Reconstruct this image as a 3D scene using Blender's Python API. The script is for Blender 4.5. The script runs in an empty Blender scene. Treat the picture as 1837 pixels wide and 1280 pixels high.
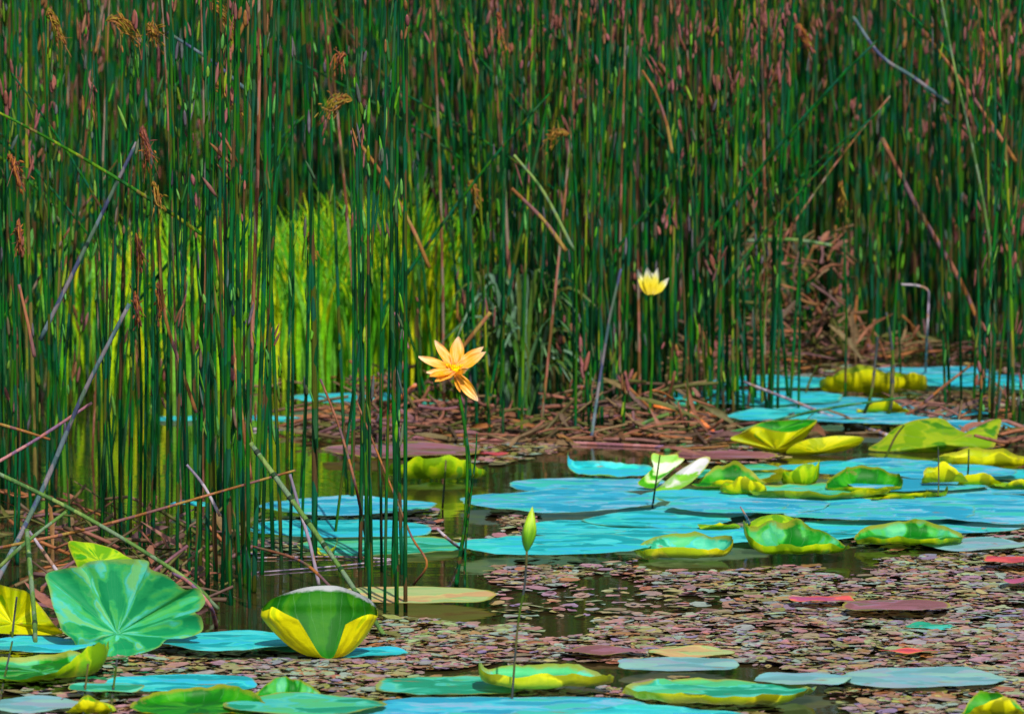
import bpy, bmesh, math, random
from mathutils import Vector, Matrix, noise as mnoise
R = math.radians
random.seed(7)
sc = bpy.context.scene
col = sc.collection

# ------------------------------------------------------------------ camera
FPX, CX, CY, HOR = 11285.0, 918.5, 640.0, -227.0     # focal length and horizon in photo pixels
CAMH = 1.8
PITCH = math.atan((CY - HOR) / FPX)
cam_d = bpy.data.cameras.new('camera')
cam = bpy.data.objects.new('camera', cam_d); col.objects.link(cam)
cam.location = (0, 0, CAMH)
cam.rotation_euler = (R(90) - PITCH, 0, 0)
cam_d.sensor_width = 36; cam_d.lens = 36 * FPX / 1837
cam_d.clip_start = 0.1; cam_d.clip_end = 2000
cam_d.dof.use_dof = True; cam_d.dof.focus_distance = 15.6; cam_d.dof.aperture_fstop = 9.0
sc.camera = cam

# ------------------------------------------------------------------ world, sun, exposure
w = bpy.data.worlds.new('World'); sc.world = w; w.use_nodes = True
nt = w.node_tree; bg = nt.nodes['Background']
sky = nt.nodes.new('ShaderNodeTexSky'); sky.sky_type = 'NISHITA'; sky.sun_disc = False
SUN_EL, SUN_AZ = R(46), R(166)                       # azimuth clockwise from +Y: sun behind the camera, slightly to its right
sky.sun_elevation = SUN_EL; sky.sun_rotation = SUN_AZ
nt.links.new(sky.outputs[0], bg.inputs[0]); bg.inputs[1].default_value = 0.12
sd = bpy.data.lights.new('sun', 'SUN'); sd.energy = 4.6; sd.angle = R(0.5); sd.color = (1.0, 0.95, 0.86)
sun = bpy.data.objects.new('sun', sd); col.objects.link(sun)
to_sun = Vector((math.sin(SUN_AZ) * math.cos(SUN_EL), math.cos(SUN_AZ) * math.cos(SUN_EL), math.sin(SUN_EL)))
sun.rotation_euler = to_sun.to_track_quat('Z', 'Y').to_euler()
sc.view_settings.view_transform = 'Standard'; sc.view_settings.look = 'None'
sc.view_settings.exposure = 0.35; sc.view_settings.gamma = 1.0
try: sc.view_settings.use_curve_mapping = False
except Exception: pass

# ------------------------------------------------------------------ picking points of the photo
SP, CP = math.sin(PITCH), math.cos(PITCH)
def ray(px, py):
    u, v = (px - CX) / FPX, -(py - CY) / FPX
    return Vector((u, CP + v * SP, -SP + v * CP))
def ground(px, py, z=0.0):
    d = ray(px, py); t = (z - CAMH) / d.z
    return Vector((0, 0, CAMH)) + d * t
def at(px, py, Y):
    d = ray(px, py)
    return Vector((0, 0, CAMH)) + d * (Y / d.y)
def proj(p):
    x, y, z = p[0], p[1], p[2] - CAMH
    f = y * CP - z * SP; u = y * SP + z * CP
    return CX + FPX * x / f, CY - FPX * u / f
def dist_of(py): return ground(CX, py).y
def inpoly(x, y, poly):
    c = False; n = len(poly); j = n - 1
    for i in range(n):
        xi, yi = poly[i]; xj, yj = poly[j]
        if (yi > y) != (yj > y) and x < (xj - xi) * (y - yi) / (yj - yi) + xi: c = not c
        j = i
    return c

# ------------------------------------------------------------------ materials
def srgb(r, g, b):
    def f(c):
        c /= 255.0
        return c / 12.92 if c <= 0.04045 else ((c + 0.055) / 1.055) ** 2.4
    return (f(r), f(g), f(b), 1)
class NT:
    def __init__(s, name):
        s.m = bpy.data.materials.new(name); s.m.use_nodes = True
        s.t = s.m.node_tree; s.t.nodes.clear()
        s.out = s.n('ShaderNodeOutputMaterial')
    def n(s, typ, **kw):
        nd = s.t.nodes.new(typ)
        for k, v in kw.items(): setattr(nd, k, v)
        return nd
    def l(s, a, b): s.t.links.new(a, b)
    def ramp(s, fac, stops, interp='LINEAR'):
        r = s.n('ShaderNodeValToRGB'); e = r.color_ramp.elements; r.color_ramp.interpolation = interp
        while len(e) > 1: e.remove(e[-1])
        e[0].position = stops[0][0]; e[0].color = stops[0][1]
        for p, c in stops[1:]:
            k = e.new(p); k.color = c
        s.l(fac, r.inputs[0]); return r.outputs[0]
    def mapping(s, vec, scale, rot=(0, 0, 0)):
        m = s.n('ShaderNodeMapping'); m.inputs['Scale'].default_value = scale; m.inputs['Rotation'].default_value = rot
        s.l(vec, m.inputs[0]); return m.outputs[0]
    def math(s, op, a, b=None):
        m = s.n('ShaderNodeMath', operation=op)
        for i, v in enumerate((a, b)):
            if v is None: continue
            if hasattr(v, 'links'): s.l(v, m.inputs[i])
            else: m.inputs[i].default_value = v
        return m.outputs[0]
    def mix(s, fac, a, b, blend='MIX'):
        m = s.n('ShaderNodeMix', data_type='RGBA', blend_type=blend)
        for sock, v in ((m.inputs[0], fac), (m.inputs[6], a), (m.inputs[7], b)):
            if hasattr(v, 'links'): s.l(v, sock)
            else: sock.default_value = v
        return m.outputs[2]

def even(cols): 
    n = len(cols); return [((i + 0.0) / n, c) for i, c in enumerate(cols)]
def dash_mat(name, cols, scale=(60, 60, 13), rough=0.75, trans=0.0, rand=True, island=0.0):
    """stem and blade tissue: short lengthwise dashes of different colour, as sheath, scars and drying give"""
    s = NT(name)
    tc = s.n('ShaderNodeTexCoord').outputs['Object']
    if rand:
        oi = s.n('ShaderNodeObjectInfo').outputs['Random']
        va = s.n('ShaderNodeVectorMath', operation='ADD')
        mm = s.math('MULTIPLY', oi, 37.0)
        s.l(tc, va.inputs[0]); s.l(mm, va.inputs[1]); tc = va.outputs[0]
    vo = s.n('ShaderNodeTexVoronoi'); vo.inputs['Scale'].default_value = 1
    s.l(s.mapping(tc, scale), vo.inputs[0])
    sep = s.n('ShaderNodeSeparateColor'); s.l(vo.outputs['Color'], sep.inputs[0])
    fac = sep.outputs[0]
    if island > 0:
        g = s.n('ShaderNodeNewGeometry').outputs['Random Per Island']
        fac = s.math('ADD', s.math('MULTIPLY', fac, 1 - island), s.math('MULTIPLY', g, island))
    c = s.ramp(fac, even(cols), 'CONSTANT' if island < 0.99 else 'LINEAR')
    no = s.n('ShaderNodeTexNoise'); no.inputs['Scale'].default_value = 1; no.inputs['Detail'].default_value = 4
    s.l(s.mapping(tc, (300, 300, 25)), no.inputs[0])
    c = s.mix(0.45, c, s.ramp(no.outputs[0], [(0.3, (0.35, 0.35, 0.35, 1)), (0.7, (1.5, 1.5, 1.5, 1))]), 'MULTIPLY')
    p = s.n('ShaderNodeBsdfPrincipled'); s.l(c, p.inputs['Base Color']); p.inputs['Roughness'].default_value = rough
    p.inputs['Specular IOR Level'].default_value = 0.1
    bp = s.n('ShaderNodeBump'); bp.inputs['Strength'].default_value = 0.35; bp.inputs['Distance'].default_value = 0.002
    s.l(no.outputs[0], bp.inputs['Height']); s.l(bp.outputs[0], p.inputs['Normal'])
    sh = p.outputs[0]
    if trans > 0:
        tr = s.n('ShaderNodeBsdfTranslucent'); s.l(c, tr.inputs[0])
        mx = s.n('ShaderNodeMixShader'); mx.inputs[0].default_value = trans
        s.l(sh, mx.inputs[1]); s.l(tr.outputs[0], mx.inputs[2]); sh = mx.outputs[0]
    s.l(sh, s.out.inputs[0]); return s.m

def leaf_mat(name, top, under, dab=(8, 15, 15), rough=0.5, trans=0.3, spots=0.2, rim=(150, 150, 40), rim0=0.95, rimn=0.10, spec=0.2, radial=None):
    """lotus leaf: waxy upper face in dabbed tones, paler yellow underside, fine radial veins"""
    s = NT(name)
    tc = s.n('ShaderNodeTexCoord').outputs['Object']
    oi = s.n('ShaderNodeObjectInfo').outputs['Random']
    va = s.n('ShaderNodeVectorMath', operation='ADD'); mm = s.math('MULTIPLY', oi, 21.0)
    s.l(tc, va.inputs[0]); s.l(mm, va.inputs[1]); rc = va.outputs[0]
    nz = s.n('ShaderNodeTexNoise'); nz.inputs['Scale'].default_value = 14; nz.inputs['Detail'].default_value = 5; s.l(rc, nz.inputs[0])
    wv = s.n('ShaderNodeVectorMath', operation='SCALE'); s.l(nz.outputs['Color'], wv.inputs[0]); wv.inputs['Scale'].default_value = 0.09
    ad = s.n('ShaderNodeVectorMath', operation='ADD'); s.l(rc, ad.inputs[0]); s.l(wv.outputs[0], ad.inputs[1])
    vo = s.n('ShaderNodeTexVoronoi'); vo.inputs['Scale'].default_value = 1; vo.feature = 'SMOOTH_F1'; vo.inputs['Smoothness'].default_value = 0.35
    if radial: vo.inputs['Smoothness'].default_value = 0.75
    if radial:                                           # strokes run out from the leaf's centre along its veins
        uv0 = s.n('ShaderNodeUVMap'); a2 = s.n('ShaderNodeVectorMath', operation='ADD'); s.l(s.mapping(uv0.outputs[0], (radial[0], radial[1], 1)), a2.inputs[0])
        w2 = s.n('ShaderNodeVectorMath', operation='SCALE'); s.l(nz.outputs['Color'], w2.inputs[0]); w2.inputs['Scale'].default_value = 1.6
        s.l(w2.outputs[0], a2.inputs[1]); s.l(a2.outputs[0], vo.inputs[0])
    else: s.l(s.mapping(ad.outputs[0], dab), vo.inputs[0])
    sep = s.n('ShaderNodeSeparateColor'); s.l(vo.outputs['Color'], sep.inputs[0])
    n2 = s.n('ShaderNodeTexNoise'); n2.inputs['Scale'].default_value = 1; n2.inputs['Detail'].default_value = 6; n2.inputs['Roughness'].default_value = 0.7
    s.l(s.mapping(rc, (5, 14, 14)), n2.inputs[0])
    f = s.math('ADD', s.math('MULTIPLY', sep.outputs[0], 0.55), s.math('MULTIPLY', n2.outputs[0], 0.45))
    def spread(cols): return [(0.35 + 0.31 * i / max(1, len(cols) - 1), c) for i, c in enumerate(cols)]
    ct = s.ramp(f, spread(top)); cu = s.ramp(f, spread(under))
    # radial veins (object space, leaf centre at the origin)
    sx = s.n('ShaderNodeSeparateXYZ'); s.l(tc, sx.inputs[0])
    ang = s.math('ARCTAN2', sx.outputs[1], sx.outputs[0])
    v = s.math('ABSOLUTE', s.math('SINE', s.math('ADD', s.math('MULTIPLY', ang, 9.5), s.math('MULTIPLY', nz.outputs[0], 3.0))))
    vein = s.ramp(v, [(0.0, (1, 1, 1, 1)), (0.13, (0, 0, 0, 1))])
    ct = s.mix(s.math('MULTIPLY', vein, 0.09), ct, (0.35, 0.55, 0.35, 1))
    cu = s.mix(s.math('MULTIPLY', vein, 0.20), cu, (0.30, 0.28, 0.02, 1))
    # brown blemishes
    n3 = s.n('ShaderNodeTexNoise'); n3.inputs['Scale'].default_value = 1; n3.inputs['Detail'].default_value = 3; s.l(s.mapping(rc, (12, 30, 30)), n3.inputs[0])
    sp = s.math('MULTIPLY', s.ramp(n3.outputs[0], [(0.66, (0, 0, 0, 1)), (0.74, (1, 1, 1, 1))]), spots * 4)
    ct = s.mix(sp, ct, srgb(150, 110, 70))
    uv = s.n('ShaderNodeUVMap'); su = s.n('ShaderNodeSeparateXYZ'); s.l(uv.outputs[0], su.inputs[0])
    rv = s.math('ADD', su.outputs[1], s.math('MULTIPLY', s.math('SUBTRACT', n2.outputs[0], 0.5), rimn * 3))
    ct = s.mix(s.ramp(rv, [(rim0 - .02, (0, 0, 0, 1)), (min(1, rim0 + .03), (.85, .85, .85, 1))]), ct, srgb(*rim))
    bf = s.n('ShaderNodeNewGeometry').outputs['Backfacing']
    c = s.mix(bf, ct, cu)
    p = s.n('ShaderNodeBsdfPrincipled'); s.l(c, p.inputs['Base Color']); p.inputs['Roughness'].default_value = rough
    p.inputs['Specular IOR Level'].default_value = spec
    bp = s.n('ShaderNodeBump'); bp.inputs['Strength'].default_value = 0.5; bp.inputs['Distance'].default_value = 0.006
    h = s.math('ADD', s.math('MULTIPLY', f, 1.2), s.math('MULTIPLY', vein, -0.06))
    s.l(h, bp.inputs['Height']); s.l(bp.outputs[0], p.inputs['Normal'])
    tr = s.n('ShaderNodeBsdfTranslucent'); s.l(s.mix(0.5, ct, cu), tr.inputs[0])
    mx = s.n('ShaderNodeMixShader'); mx.inputs[0].default_value = trans
    s.l(p.outputs[0], mx.inputs[1]); s.l(tr.outputs[0], mx.inputs[2]); s.l(mx.outputs[0], s.out.inputs[0])
    return s.m

def island_mat(name, cols, rough=0.5, trans=0.0, noise_s=(60, 60, 60), spec=0.3, patch=None):
    s = NT(name)
    g = s.n('ShaderNodeNewGeometry').outputs['Random Per Island']
    c = s.ramp(g, even(cols), 'LINEAR')
    tc = s.n('ShaderNodeTexCoord').outputs['Object']
    no = s.n('ShaderNodeTexNoise'); no.inputs['Scale'].default_value = 1; no.inputs['Detail'].default_value = 4
    s.l(s.mapping(tc, noise_s), no.inputs[0])
    if patch:                                            # the mat is made of drifts of different small plants
        n4 = s.n('ShaderNodeTexNoise'); n4.inputs['Scale'].default_value = 1; n4.inputs['Detail'].default_value = 4; s.l(s.mapping(tc, (2.2, 1.3, 1)), n4.inputs[0])
        c = s.mix(0.26, c, s.ramp(n4.outputs[0], patch))
    c = s.mix(0.6, c, s.ramp(no.outputs[0], [(0.3, (0.45, 0.45, 0.45, 1)), (0.7, (1.35, 1.35, 1.35, 1))]), 'MULTIPLY')
    p = s.n('ShaderNodeBsdfPrincipled'); s.l(c, p.inputs['Base Color']); p.inputs['Roughness'].default_value = rough
    p.inputs['Specular IOR Level'].default_value = spec
    sh = p.outputs[0]
    if trans > 0:
        tr = s.n('ShaderNodeBsdfTranslucent'); s.l(c, tr.inputs[0])
        mx = s.n('ShaderNodeMixShader'); mx.inputs[0].default_value = trans
        s.l(sh, mx.inputs[1]); s.l(tr.outputs[0], mx.inputs[2]); sh = mx.outputs[0]
    s.l(sh, s.out.inputs[0]); return s.m

def petal_mat(name, stops, trans=0.3):
    s = NT(name)
    uv = s.n('ShaderNodeUVMap'); sx = s.n('ShaderNodeSeparateXYZ'); s.l(uv.outputs[0], sx.inputs[0])
    no = s.n('ShaderNodeTexNoise'); no.inputs['Scale'].default_value = 1; no.inputs['Detail'].default_value = 4
    s.l(s.mapping(uv.outputs[0], (14, 2.5, 1)), no.inputs[0])
    f = s.math('ADD', sx.outputs[1], s.math('MULTIPLY', s.math('SUBTRACT', no.outputs[0], 0.5), 0.55))
    c = s.ramp(f, stops)
    c = s.mix(0.3, c, s.ramp(no.outputs[0], [(0.35, (0.55, 0.4, 0.3, 1)), (0.65, (1.25, 1.25, 1.25, 1))]), 'MULTIPLY')
    p = s.n('ShaderNodeBsdfPrincipled'); s.l(c, p.inputs['Base Color']); p.inputs['Roughness'].default_value = 0.45
    bp = s.n('ShaderNodeBump'); bp.inputs['Strength'].default_value = 0.3; bp.inputs['Distance'].default_value = 0.003
    s.l(no.outputs[0], bp.inputs['Height']); s.l(bp.outputs[0], p.inputs['Normal'])
    tr = s.n('ShaderNodeBsdfTranslucent'); s.l(c, tr.inputs[0])
    mx = s.n('ShaderNodeMixShader'); mx.inputs[0].default_value = trans
    s.l(p.outputs[0], mx.inputs[1]); s.l(tr.outputs[0], mx.inputs[2]); s.l(mx.outputs[0], s.out.inputs[0])
    return s.m

YEL = [srgb(150, 150, 0), srgb(205, 200, 0), srgb(222, 214, 0), srgb(170, 190, 10)]
LIME = [srgb(110, 150, 0), srgb(150, 190, 0), srgb(190, 205, 0), srgb(120, 180, 10)]
OLIV = [srgb(120, 120, 10), srgb(150, 150, 10), srgb(175, 165, 20)]
M = {}
M['cyan'] = leaf_mat('pad_cyan', [srgb(19, 161, 166), srgb(33, 191, 196), srgb(52, 205, 210), srgb(85, 217, 215), srgb(39, 205, 186), srgb(49, 191, 220)], YEL, rim=(120, 175, 140), rim0=0.985, rimn=0.05)  # turquoise tops carry the sky's reflection as base colour, same for blue and teal
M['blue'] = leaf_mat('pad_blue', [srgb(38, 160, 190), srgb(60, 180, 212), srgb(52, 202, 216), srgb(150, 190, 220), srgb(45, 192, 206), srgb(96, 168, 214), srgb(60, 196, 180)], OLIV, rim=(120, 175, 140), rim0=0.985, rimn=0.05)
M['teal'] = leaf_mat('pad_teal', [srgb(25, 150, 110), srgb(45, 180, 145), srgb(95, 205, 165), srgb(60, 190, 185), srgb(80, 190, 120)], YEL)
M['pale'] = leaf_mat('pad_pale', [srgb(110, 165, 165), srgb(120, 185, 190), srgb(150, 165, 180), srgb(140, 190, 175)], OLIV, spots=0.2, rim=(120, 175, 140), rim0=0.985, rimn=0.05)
M['green'] = leaf_mat('pad_green', [srgb(5, 110, 15), srgb(20, 140, 30), srgb(70, 175, 65), srgb(60, 165, 115), srgb(95, 195, 130)], LIME, radial=(24, 2.4))
M['deep'] = leaf_mat('pad_deep_green', [srgb(5, 105, 10), srgb(15, 130, 10), srgb(40, 145, 10), srgb(70, 160, 30)], YEL, radial=(22, 2.2))
M['lime'] = leaf_mat('pad_lime', [srgb(90, 150, 0), srgb(130, 175, 5), srgb(165, 195, 10), srgb(60, 150, 10)], YEL, radial=(22, 2.2))
M['moss'] = leaf_mat('leaf_mossy', [srgb(60, 120, 5), srgb(95, 145, 5), srgb(130, 160, 10), srgb(150, 170, 20), srgb(110, 150, 0)], LIME, dab=(16, 16, 9), rough=0.65)
M['yellow'] = leaf_mat('pad_yellow', [srgb(165, 180, 0), srgb(200, 205, 5), srgb(215, 210, 0), srgb(120, 170, 5)], YEL, radial=(20, 2))
M['tan'] = leaf_mat('pad_tan', [srgb(205, 165, 110), srgb(210, 195, 120), srgb(155, 190, 115), srgb(180, 195, 125)], OLIV, spots=0.3)
M['coral'] = leaf_mat('pad_coral', [srgb(190, 70, 80), srgb(225, 85, 85), srgb(235, 110, 90), srgb(175, 80, 120)], OLIV)
M['mauve'] = leaf_mat('pad_mauve', [srgb(135, 85, 85), srgb(160, 100, 110), srgb(150, 110, 130), srgb(120, 100, 70)], OLIV, spots=0.3)
M['big'] = leaf_mat('leaf_blue_green', [srgb(10, 120, 70), srgb(30, 138, 78), srgb(62, 150, 70), srgb(45, 150, 105), srgb(65, 165, 150), srgb(95, 165, 100)], LIME, dab=(9, 22, 16), rough=0.6, spec=0.15, trans=0.1, spots=0.02, rim=(110, 140, 60), rim0=0.96, radial=(34, 3))
M['curl'] = leaf_mat('leaf_vivid_green', [srgb(8, 86, 0), srgb(20, 100, 0), srgb(41, 110, 0), srgb(73, 122, 16)], [srgb(190, 185, 0), srgb(215, 210, 0), srgb(228, 220, 0), srgb(180, 195, 0)], dab=(12, 12, 6), rough=0.6, spec=0.15, trans=0.10, spots=0, rim=(180, 178, 186), rim0=0.90, rimn=0.14, radial=(30, 2))  # grey rim colour paints the sky reflected along the rolled top edge
M['silver2'] = leaf_mat('leaf_green_silvered', [srgb(50, 140, 0), srgb(90, 165, 20), srgb(150, 190, 90), srgb(200, 210, 180)], LIME, dab=(8, 30, 20), trans=0.15, spots=0)
M['sheen'] = leaf_mat('leaf_sky_sheen', [srgb(150, 175, 110), srgb(180, 178, 182), srgb(188, 184, 192)], YEL, dab=(10, 14, 14), trans=0.12, spots=0)  # pale greys are sky sheen put into the leaf colour
M['silver'] = leaf_mat('leaf_silvered', [srgb(110, 170, 40), srgb(170, 185, 150), srgb(190, 185, 190), srgb(190, 185, 190)], LIME, dab=(8, 30, 20), trans=0.15, spots=0)

DG = [srgb(0, 41, 12), srgb(0, 56, 20), srgb(0, 69, 26), srgb(0, 79, 34), srgb(4, 72, 46), srgb(15, 77, 4), srgb(40, 85, 6), srgb(13, 67, 47), srgb(59, 67, 11), srgb(0, 60, 22), srgb(0, 47, 19), srgb(70, 53, 28), srgb(7, 85, 17), srgb(34, 73, 40)]
M['reed'] = dash_mat('bulrush_green', DG)
M['reed_olive'] = dash_mat('bulrush_olive', [srgb(30, 80, 5), srgb(70, 110, 10), srgb(40, 95, 20), srgb(110, 120, 20), srgb(20, 75, 30), srgb(95, 85, 40)])
M['reed_dry'] = dash_mat('bulrush_dry', [srgb(95, 70, 35), srgb(125, 85, 50), srgb(140, 90, 75), srgb(100, 60, 40), srgb(120, 105, 90), srgb(70, 80, 40)])
M['bed'] = dash_mat('bulrush_bed_green', DG + [srgb(70, 65, 30), srgb(100, 70, 60), srgb(20, 80, 60)], island=0.45, rand=False)
M['grey'] = dash_mat('stalk_grey', [srgb(62, 84, 88), srgb(86, 102, 108), srgb(72, 92, 76), srgb(60, 66, 92), srgb(104, 98, 102)], scale=(40, 40, 14))
M['tan_stalk'] = dash_mat('stalk_tan', [srgb(122, 84, 38), srgb(140, 90, 62), srgb(112, 72, 38), srgb(130, 106, 52), srgb(106, 72, 70)], scale=(40, 40, 12))
M['brown'] = dash_mat('stalk_brown', [srgb(105, 65, 45), srgb(125, 80, 60), srgb(95, 70, 75), srgb(135, 85, 40), srgb(90, 75, 50)], scale=(40, 40, 12))
M['purple'] = dash_mat('stalk_mauve', [srgb(130, 85, 95), srgb(150, 95, 90), srgb(115, 85, 110), srgb(160, 110, 110)], scale=(25, 40, 40))
M['orange'] = dash_mat('stalk_orange', [srgb(195, 100, 40), srgb(210, 120, 70), srgb(180, 90, 50), srgb(170, 110, 90)], scale=(30, 40, 30))
M['sage'] = dash_mat('stalk_sage', [srgb(78, 108, 50), srgb(104, 124, 64), srgb(62, 94, 48), srgb(92, 112, 84)], scale=(40, 40, 20))
M['white'] = dash_mat('stalk_bleached', [srgb(140, 126, 142), srgb(160, 148, 156), srgb(112, 102, 118), srgb(140, 108, 90)], scale=(40, 40, 20))
M['dkgreen'] = dash_mat('stalk_dark_green', [srgb(35, 90, 40), srgb(50, 105, 55), srgb(30, 75, 40), srgb(75, 110, 80)], scale=(20, 40, 40))
M['thin'] = dash_mat('stalk_thin_dark', [srgb(60, 80, 20), srgb(80, 75, 40), srgb(55, 60, 60)], scale=(40, 40, 20))
M['node'] = dash_mat('stalk_node', [srgb(30, 60, 30), srgb(40, 50, 40)])
M['stemgreen'] = dash_mat('flower_stem_green', [srgb(34, 92, 6), srgb(22, 78, 14), srgb(52, 98, 12)], scale=(40, 40, 20))
M['dabs_red'] = island_mat('spikelet_russet', [srgb(126, 72, 52), srgb(142, 82, 72), srgb(122, 80, 80), srgb(136, 92, 38), srgb(108, 68, 56), srgb(138, 78, 80)], 0.8, 0.2)
M['dabs_mix'] = island_mat('leaf_scrap', [srgb(60, 98, 14), srgb(84, 112, 8), srgb(92, 100, 32), srgb(66, 86, 82), srgb(96, 72, 52), srgb(44, 92, 48), srgb(26, 90, 22), srgb(84, 78, 86)], 0.75, 0.2)
M['dabs_lime'] = island_mat('leaf_scrap_lime', [srgb(60, 135, 0), srgb(92, 155, 5), srgb(48, 122, 20), srgb(125, 145, 0), srgb(80, 145, 60)], 0.6, 0.25)
M['litter'] = island_mat('dead_reed_litter', [srgb(95, 64, 36), srgb(129, 78, 57), srgb(117, 80, 73), srgb(145, 86, 39), srgb(87, 78, 39), srgb(125, 99, 68), srgb(72, 57, 32), srgb(112, 73, 81), srgb(77, 78, 26)], 0.65, 0.1)
M['grass'] = island_mat('marsh_grass', [srgb(84, 174, 0), srgb(137, 206, 0), srgb(185, 217, 0), srgb(217, 206, 0), srgb(106, 196, 21), srgb(63, 153, 5), srgb(127, 196, 63)], 0.75, 0.4)
M['sedge'] = island_mat('sedge_blade', [srgb(31, 93, 15), srgb(62, 109, 46), srgb(93, 124, 101), srgb(46, 101, 7), srgb(78, 93, 31)], 0.45, 0.25)
M['seed'] = island_mat('seed_head_gold', [srgb(144, 93, 25), srgb(161, 119, 34), srgb(136, 76, 42), srgb(127, 110, 17)], 0.65, 0.25)
M['seed_red'] = island_mat('seed_head_russet', [srgb(122, 57, 32), srgb(147, 77, 41), srgb(106, 57, 57), srgb(159, 98, 32)], 0.65, 0.25)
M['float'] = island_mat('floating_leaves', [srgb(138, 94, 81), srgb(162, 109, 117), srgb(135, 147, 64), srgb(116, 84, 106), srgb(155, 153, 86), srgb(155, 89, 47), srgb(110, 96, 52), srgb(143, 169, 114), srgb(108, 98, 143), srgb(169, 122, 101), srgb(82, 64, 39), srgb(124, 135, 50), srgb(155, 107, 129), srgb(126, 153, 137)], 0.45, 0.0, (50, 120, 50), 0.4, patch=[(0.34, srgb(112, 116, 30)), (0.46, srgb(118, 90, 50)), (0.55, srgb(148, 92, 96)), (0.66, srgb(104, 120, 100))])

s = NT('pond_water')
tc = s.n('ShaderNodeTexCoord').outputs['Object']
n1 = s.n('ShaderNodeTexNoise'); n1.inputs['Scale'].default_value = 1; n1.inputs['Detail'].default_value = 3; s.l(s.mapping(tc, (2.2, 6, 1)), n1.inputs[0])
n2 = s.n('ShaderNodeTexNoise'); n2.inputs['Scale'].default_value = 1; n2.inputs['Detail'].default_value = 4; s.l(s.mapping(tc, (1.1, 3, 1)), n2.inputs[0])
p = s.n('ShaderNodeBsdfPrincipled')
s.l(s.ramp(n2.outputs[0], [(0.3, srgb(30, 32, 13)), (0.6, srgb(52, 42, 22)), (0.8, srgb(44, 48, 15))]), p.inputs['Base Color'])
p.inputs['Roughness'].default_value = 0.05; p.inputs['IOR'].default_value = 1.33
bp = s.n('ShaderNodeBump'); bp.inputs['Strength'].default_value = 0.17; bp.inputs['Distance'].default_value = 0.01
s.l(n1.outputs[0], bp.inputs['Height']); s.l(bp.outputs[0], p.inputs['Normal']); s.l(p.outputs[0], s.out.inputs[0]); M['water'] = s.m
s = NT('marsh_mud')
tc = s.n('ShaderNodeTexCoord').outputs['Object']
n1 = s.n('ShaderNodeTexNoise'); n1.inputs['Scale'].default_value = 3; n1.inputs['Detail'].default_value = 8; s.l(tc, n1.inputs[0])
p = s.n('ShaderNodeBsdfPrincipled'); s.l(s.ramp(n1.outputs[0], [(0.3, srgb(35, 40, 18)), (0.6, srgb(70, 60, 35)), (0.8, srgb(50, 75, 25))]), p.inputs['Base Color'])
p.inputs['Roughness'].default_value = 0.9; s.l(p.outputs[0], s.out.inputs[0]); M['mud'] = s.m
M['petal'] = petal_mat('petal_apricot', [(0.0, srgb(230, 130, 0)), (0.3, srgb(248, 160, 5)), (0.55, srgb(248, 172, 40)), (0.8, srgb(248, 192, 115)), (1.0, srgb(250, 215, 180))])
M['petal_deep'] = petal_mat('petal_orange', [(0.0, srgb(235, 130, 0)), (0.5, srgb(250, 165, 0)), (1.0, srgb(240, 165, 60))])
M['petal_white'] = petal_mat('petal_cream', [(0.0, srgb(190, 170, 0)), (0.35, srgb(225, 205, 10)), (0.6, srgb(240, 235, 90)), (0.8, srgb(250, 250, 225)), (1.0, srgb(252, 252, 250))])
M['pod'] = dash_mat('seed_pod_yellow', [srgb(250, 195, 0), srgb(245, 175, 0)])
M['bud'] = petal_mat('bud_green', [(0.0, srgb(60, 120, 5)), (0.4, srgb(95, 150, 0)), (0.75, srgb(150, 185, 10)), (1.0, srgb(175, 200, 20))], 0.1)

# ------------------------------------------------------------------ objects
def tag(o, label=None, cat=None, group=None, kind=None):
    if label: o['label'] = label
    if cat: o['category'] = cat
    if group: o['group'] = group
    if kind: o['kind'] = kind
    return o
def mesh_obj(name, verts, faces, mat, parent=None, loc=None, smooth=True, uvs=None):
    me = bpy.data.meshes.new(name)
    me.from_pydata([tuple(v) for v in verts], [], faces)
    if smooth: me.polygons.foreach_set('use_smooth', [True] * len(me.polygons))
    if uvs:
        ul = me.uv_layers.new(name='UVMap')
        for lp in me.loops: ul.data[lp.index].uv = uvs[lp.vertex_index]
    me.materials.append(mat); me.update()
    o = bpy.data.objects.new(name, me); col.objects.link(o)
    if parent: o.parent = parent
    if loc is not None: o.location = loc
    return o
def empty(name, loc, label=None, cat=None, group=None):
    o = bpy.data.objects.new(name, None); col.objects.link(o); o.location = loc; o.empty_display_size = 0.05
    return tag(o, label, cat, group)
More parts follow.
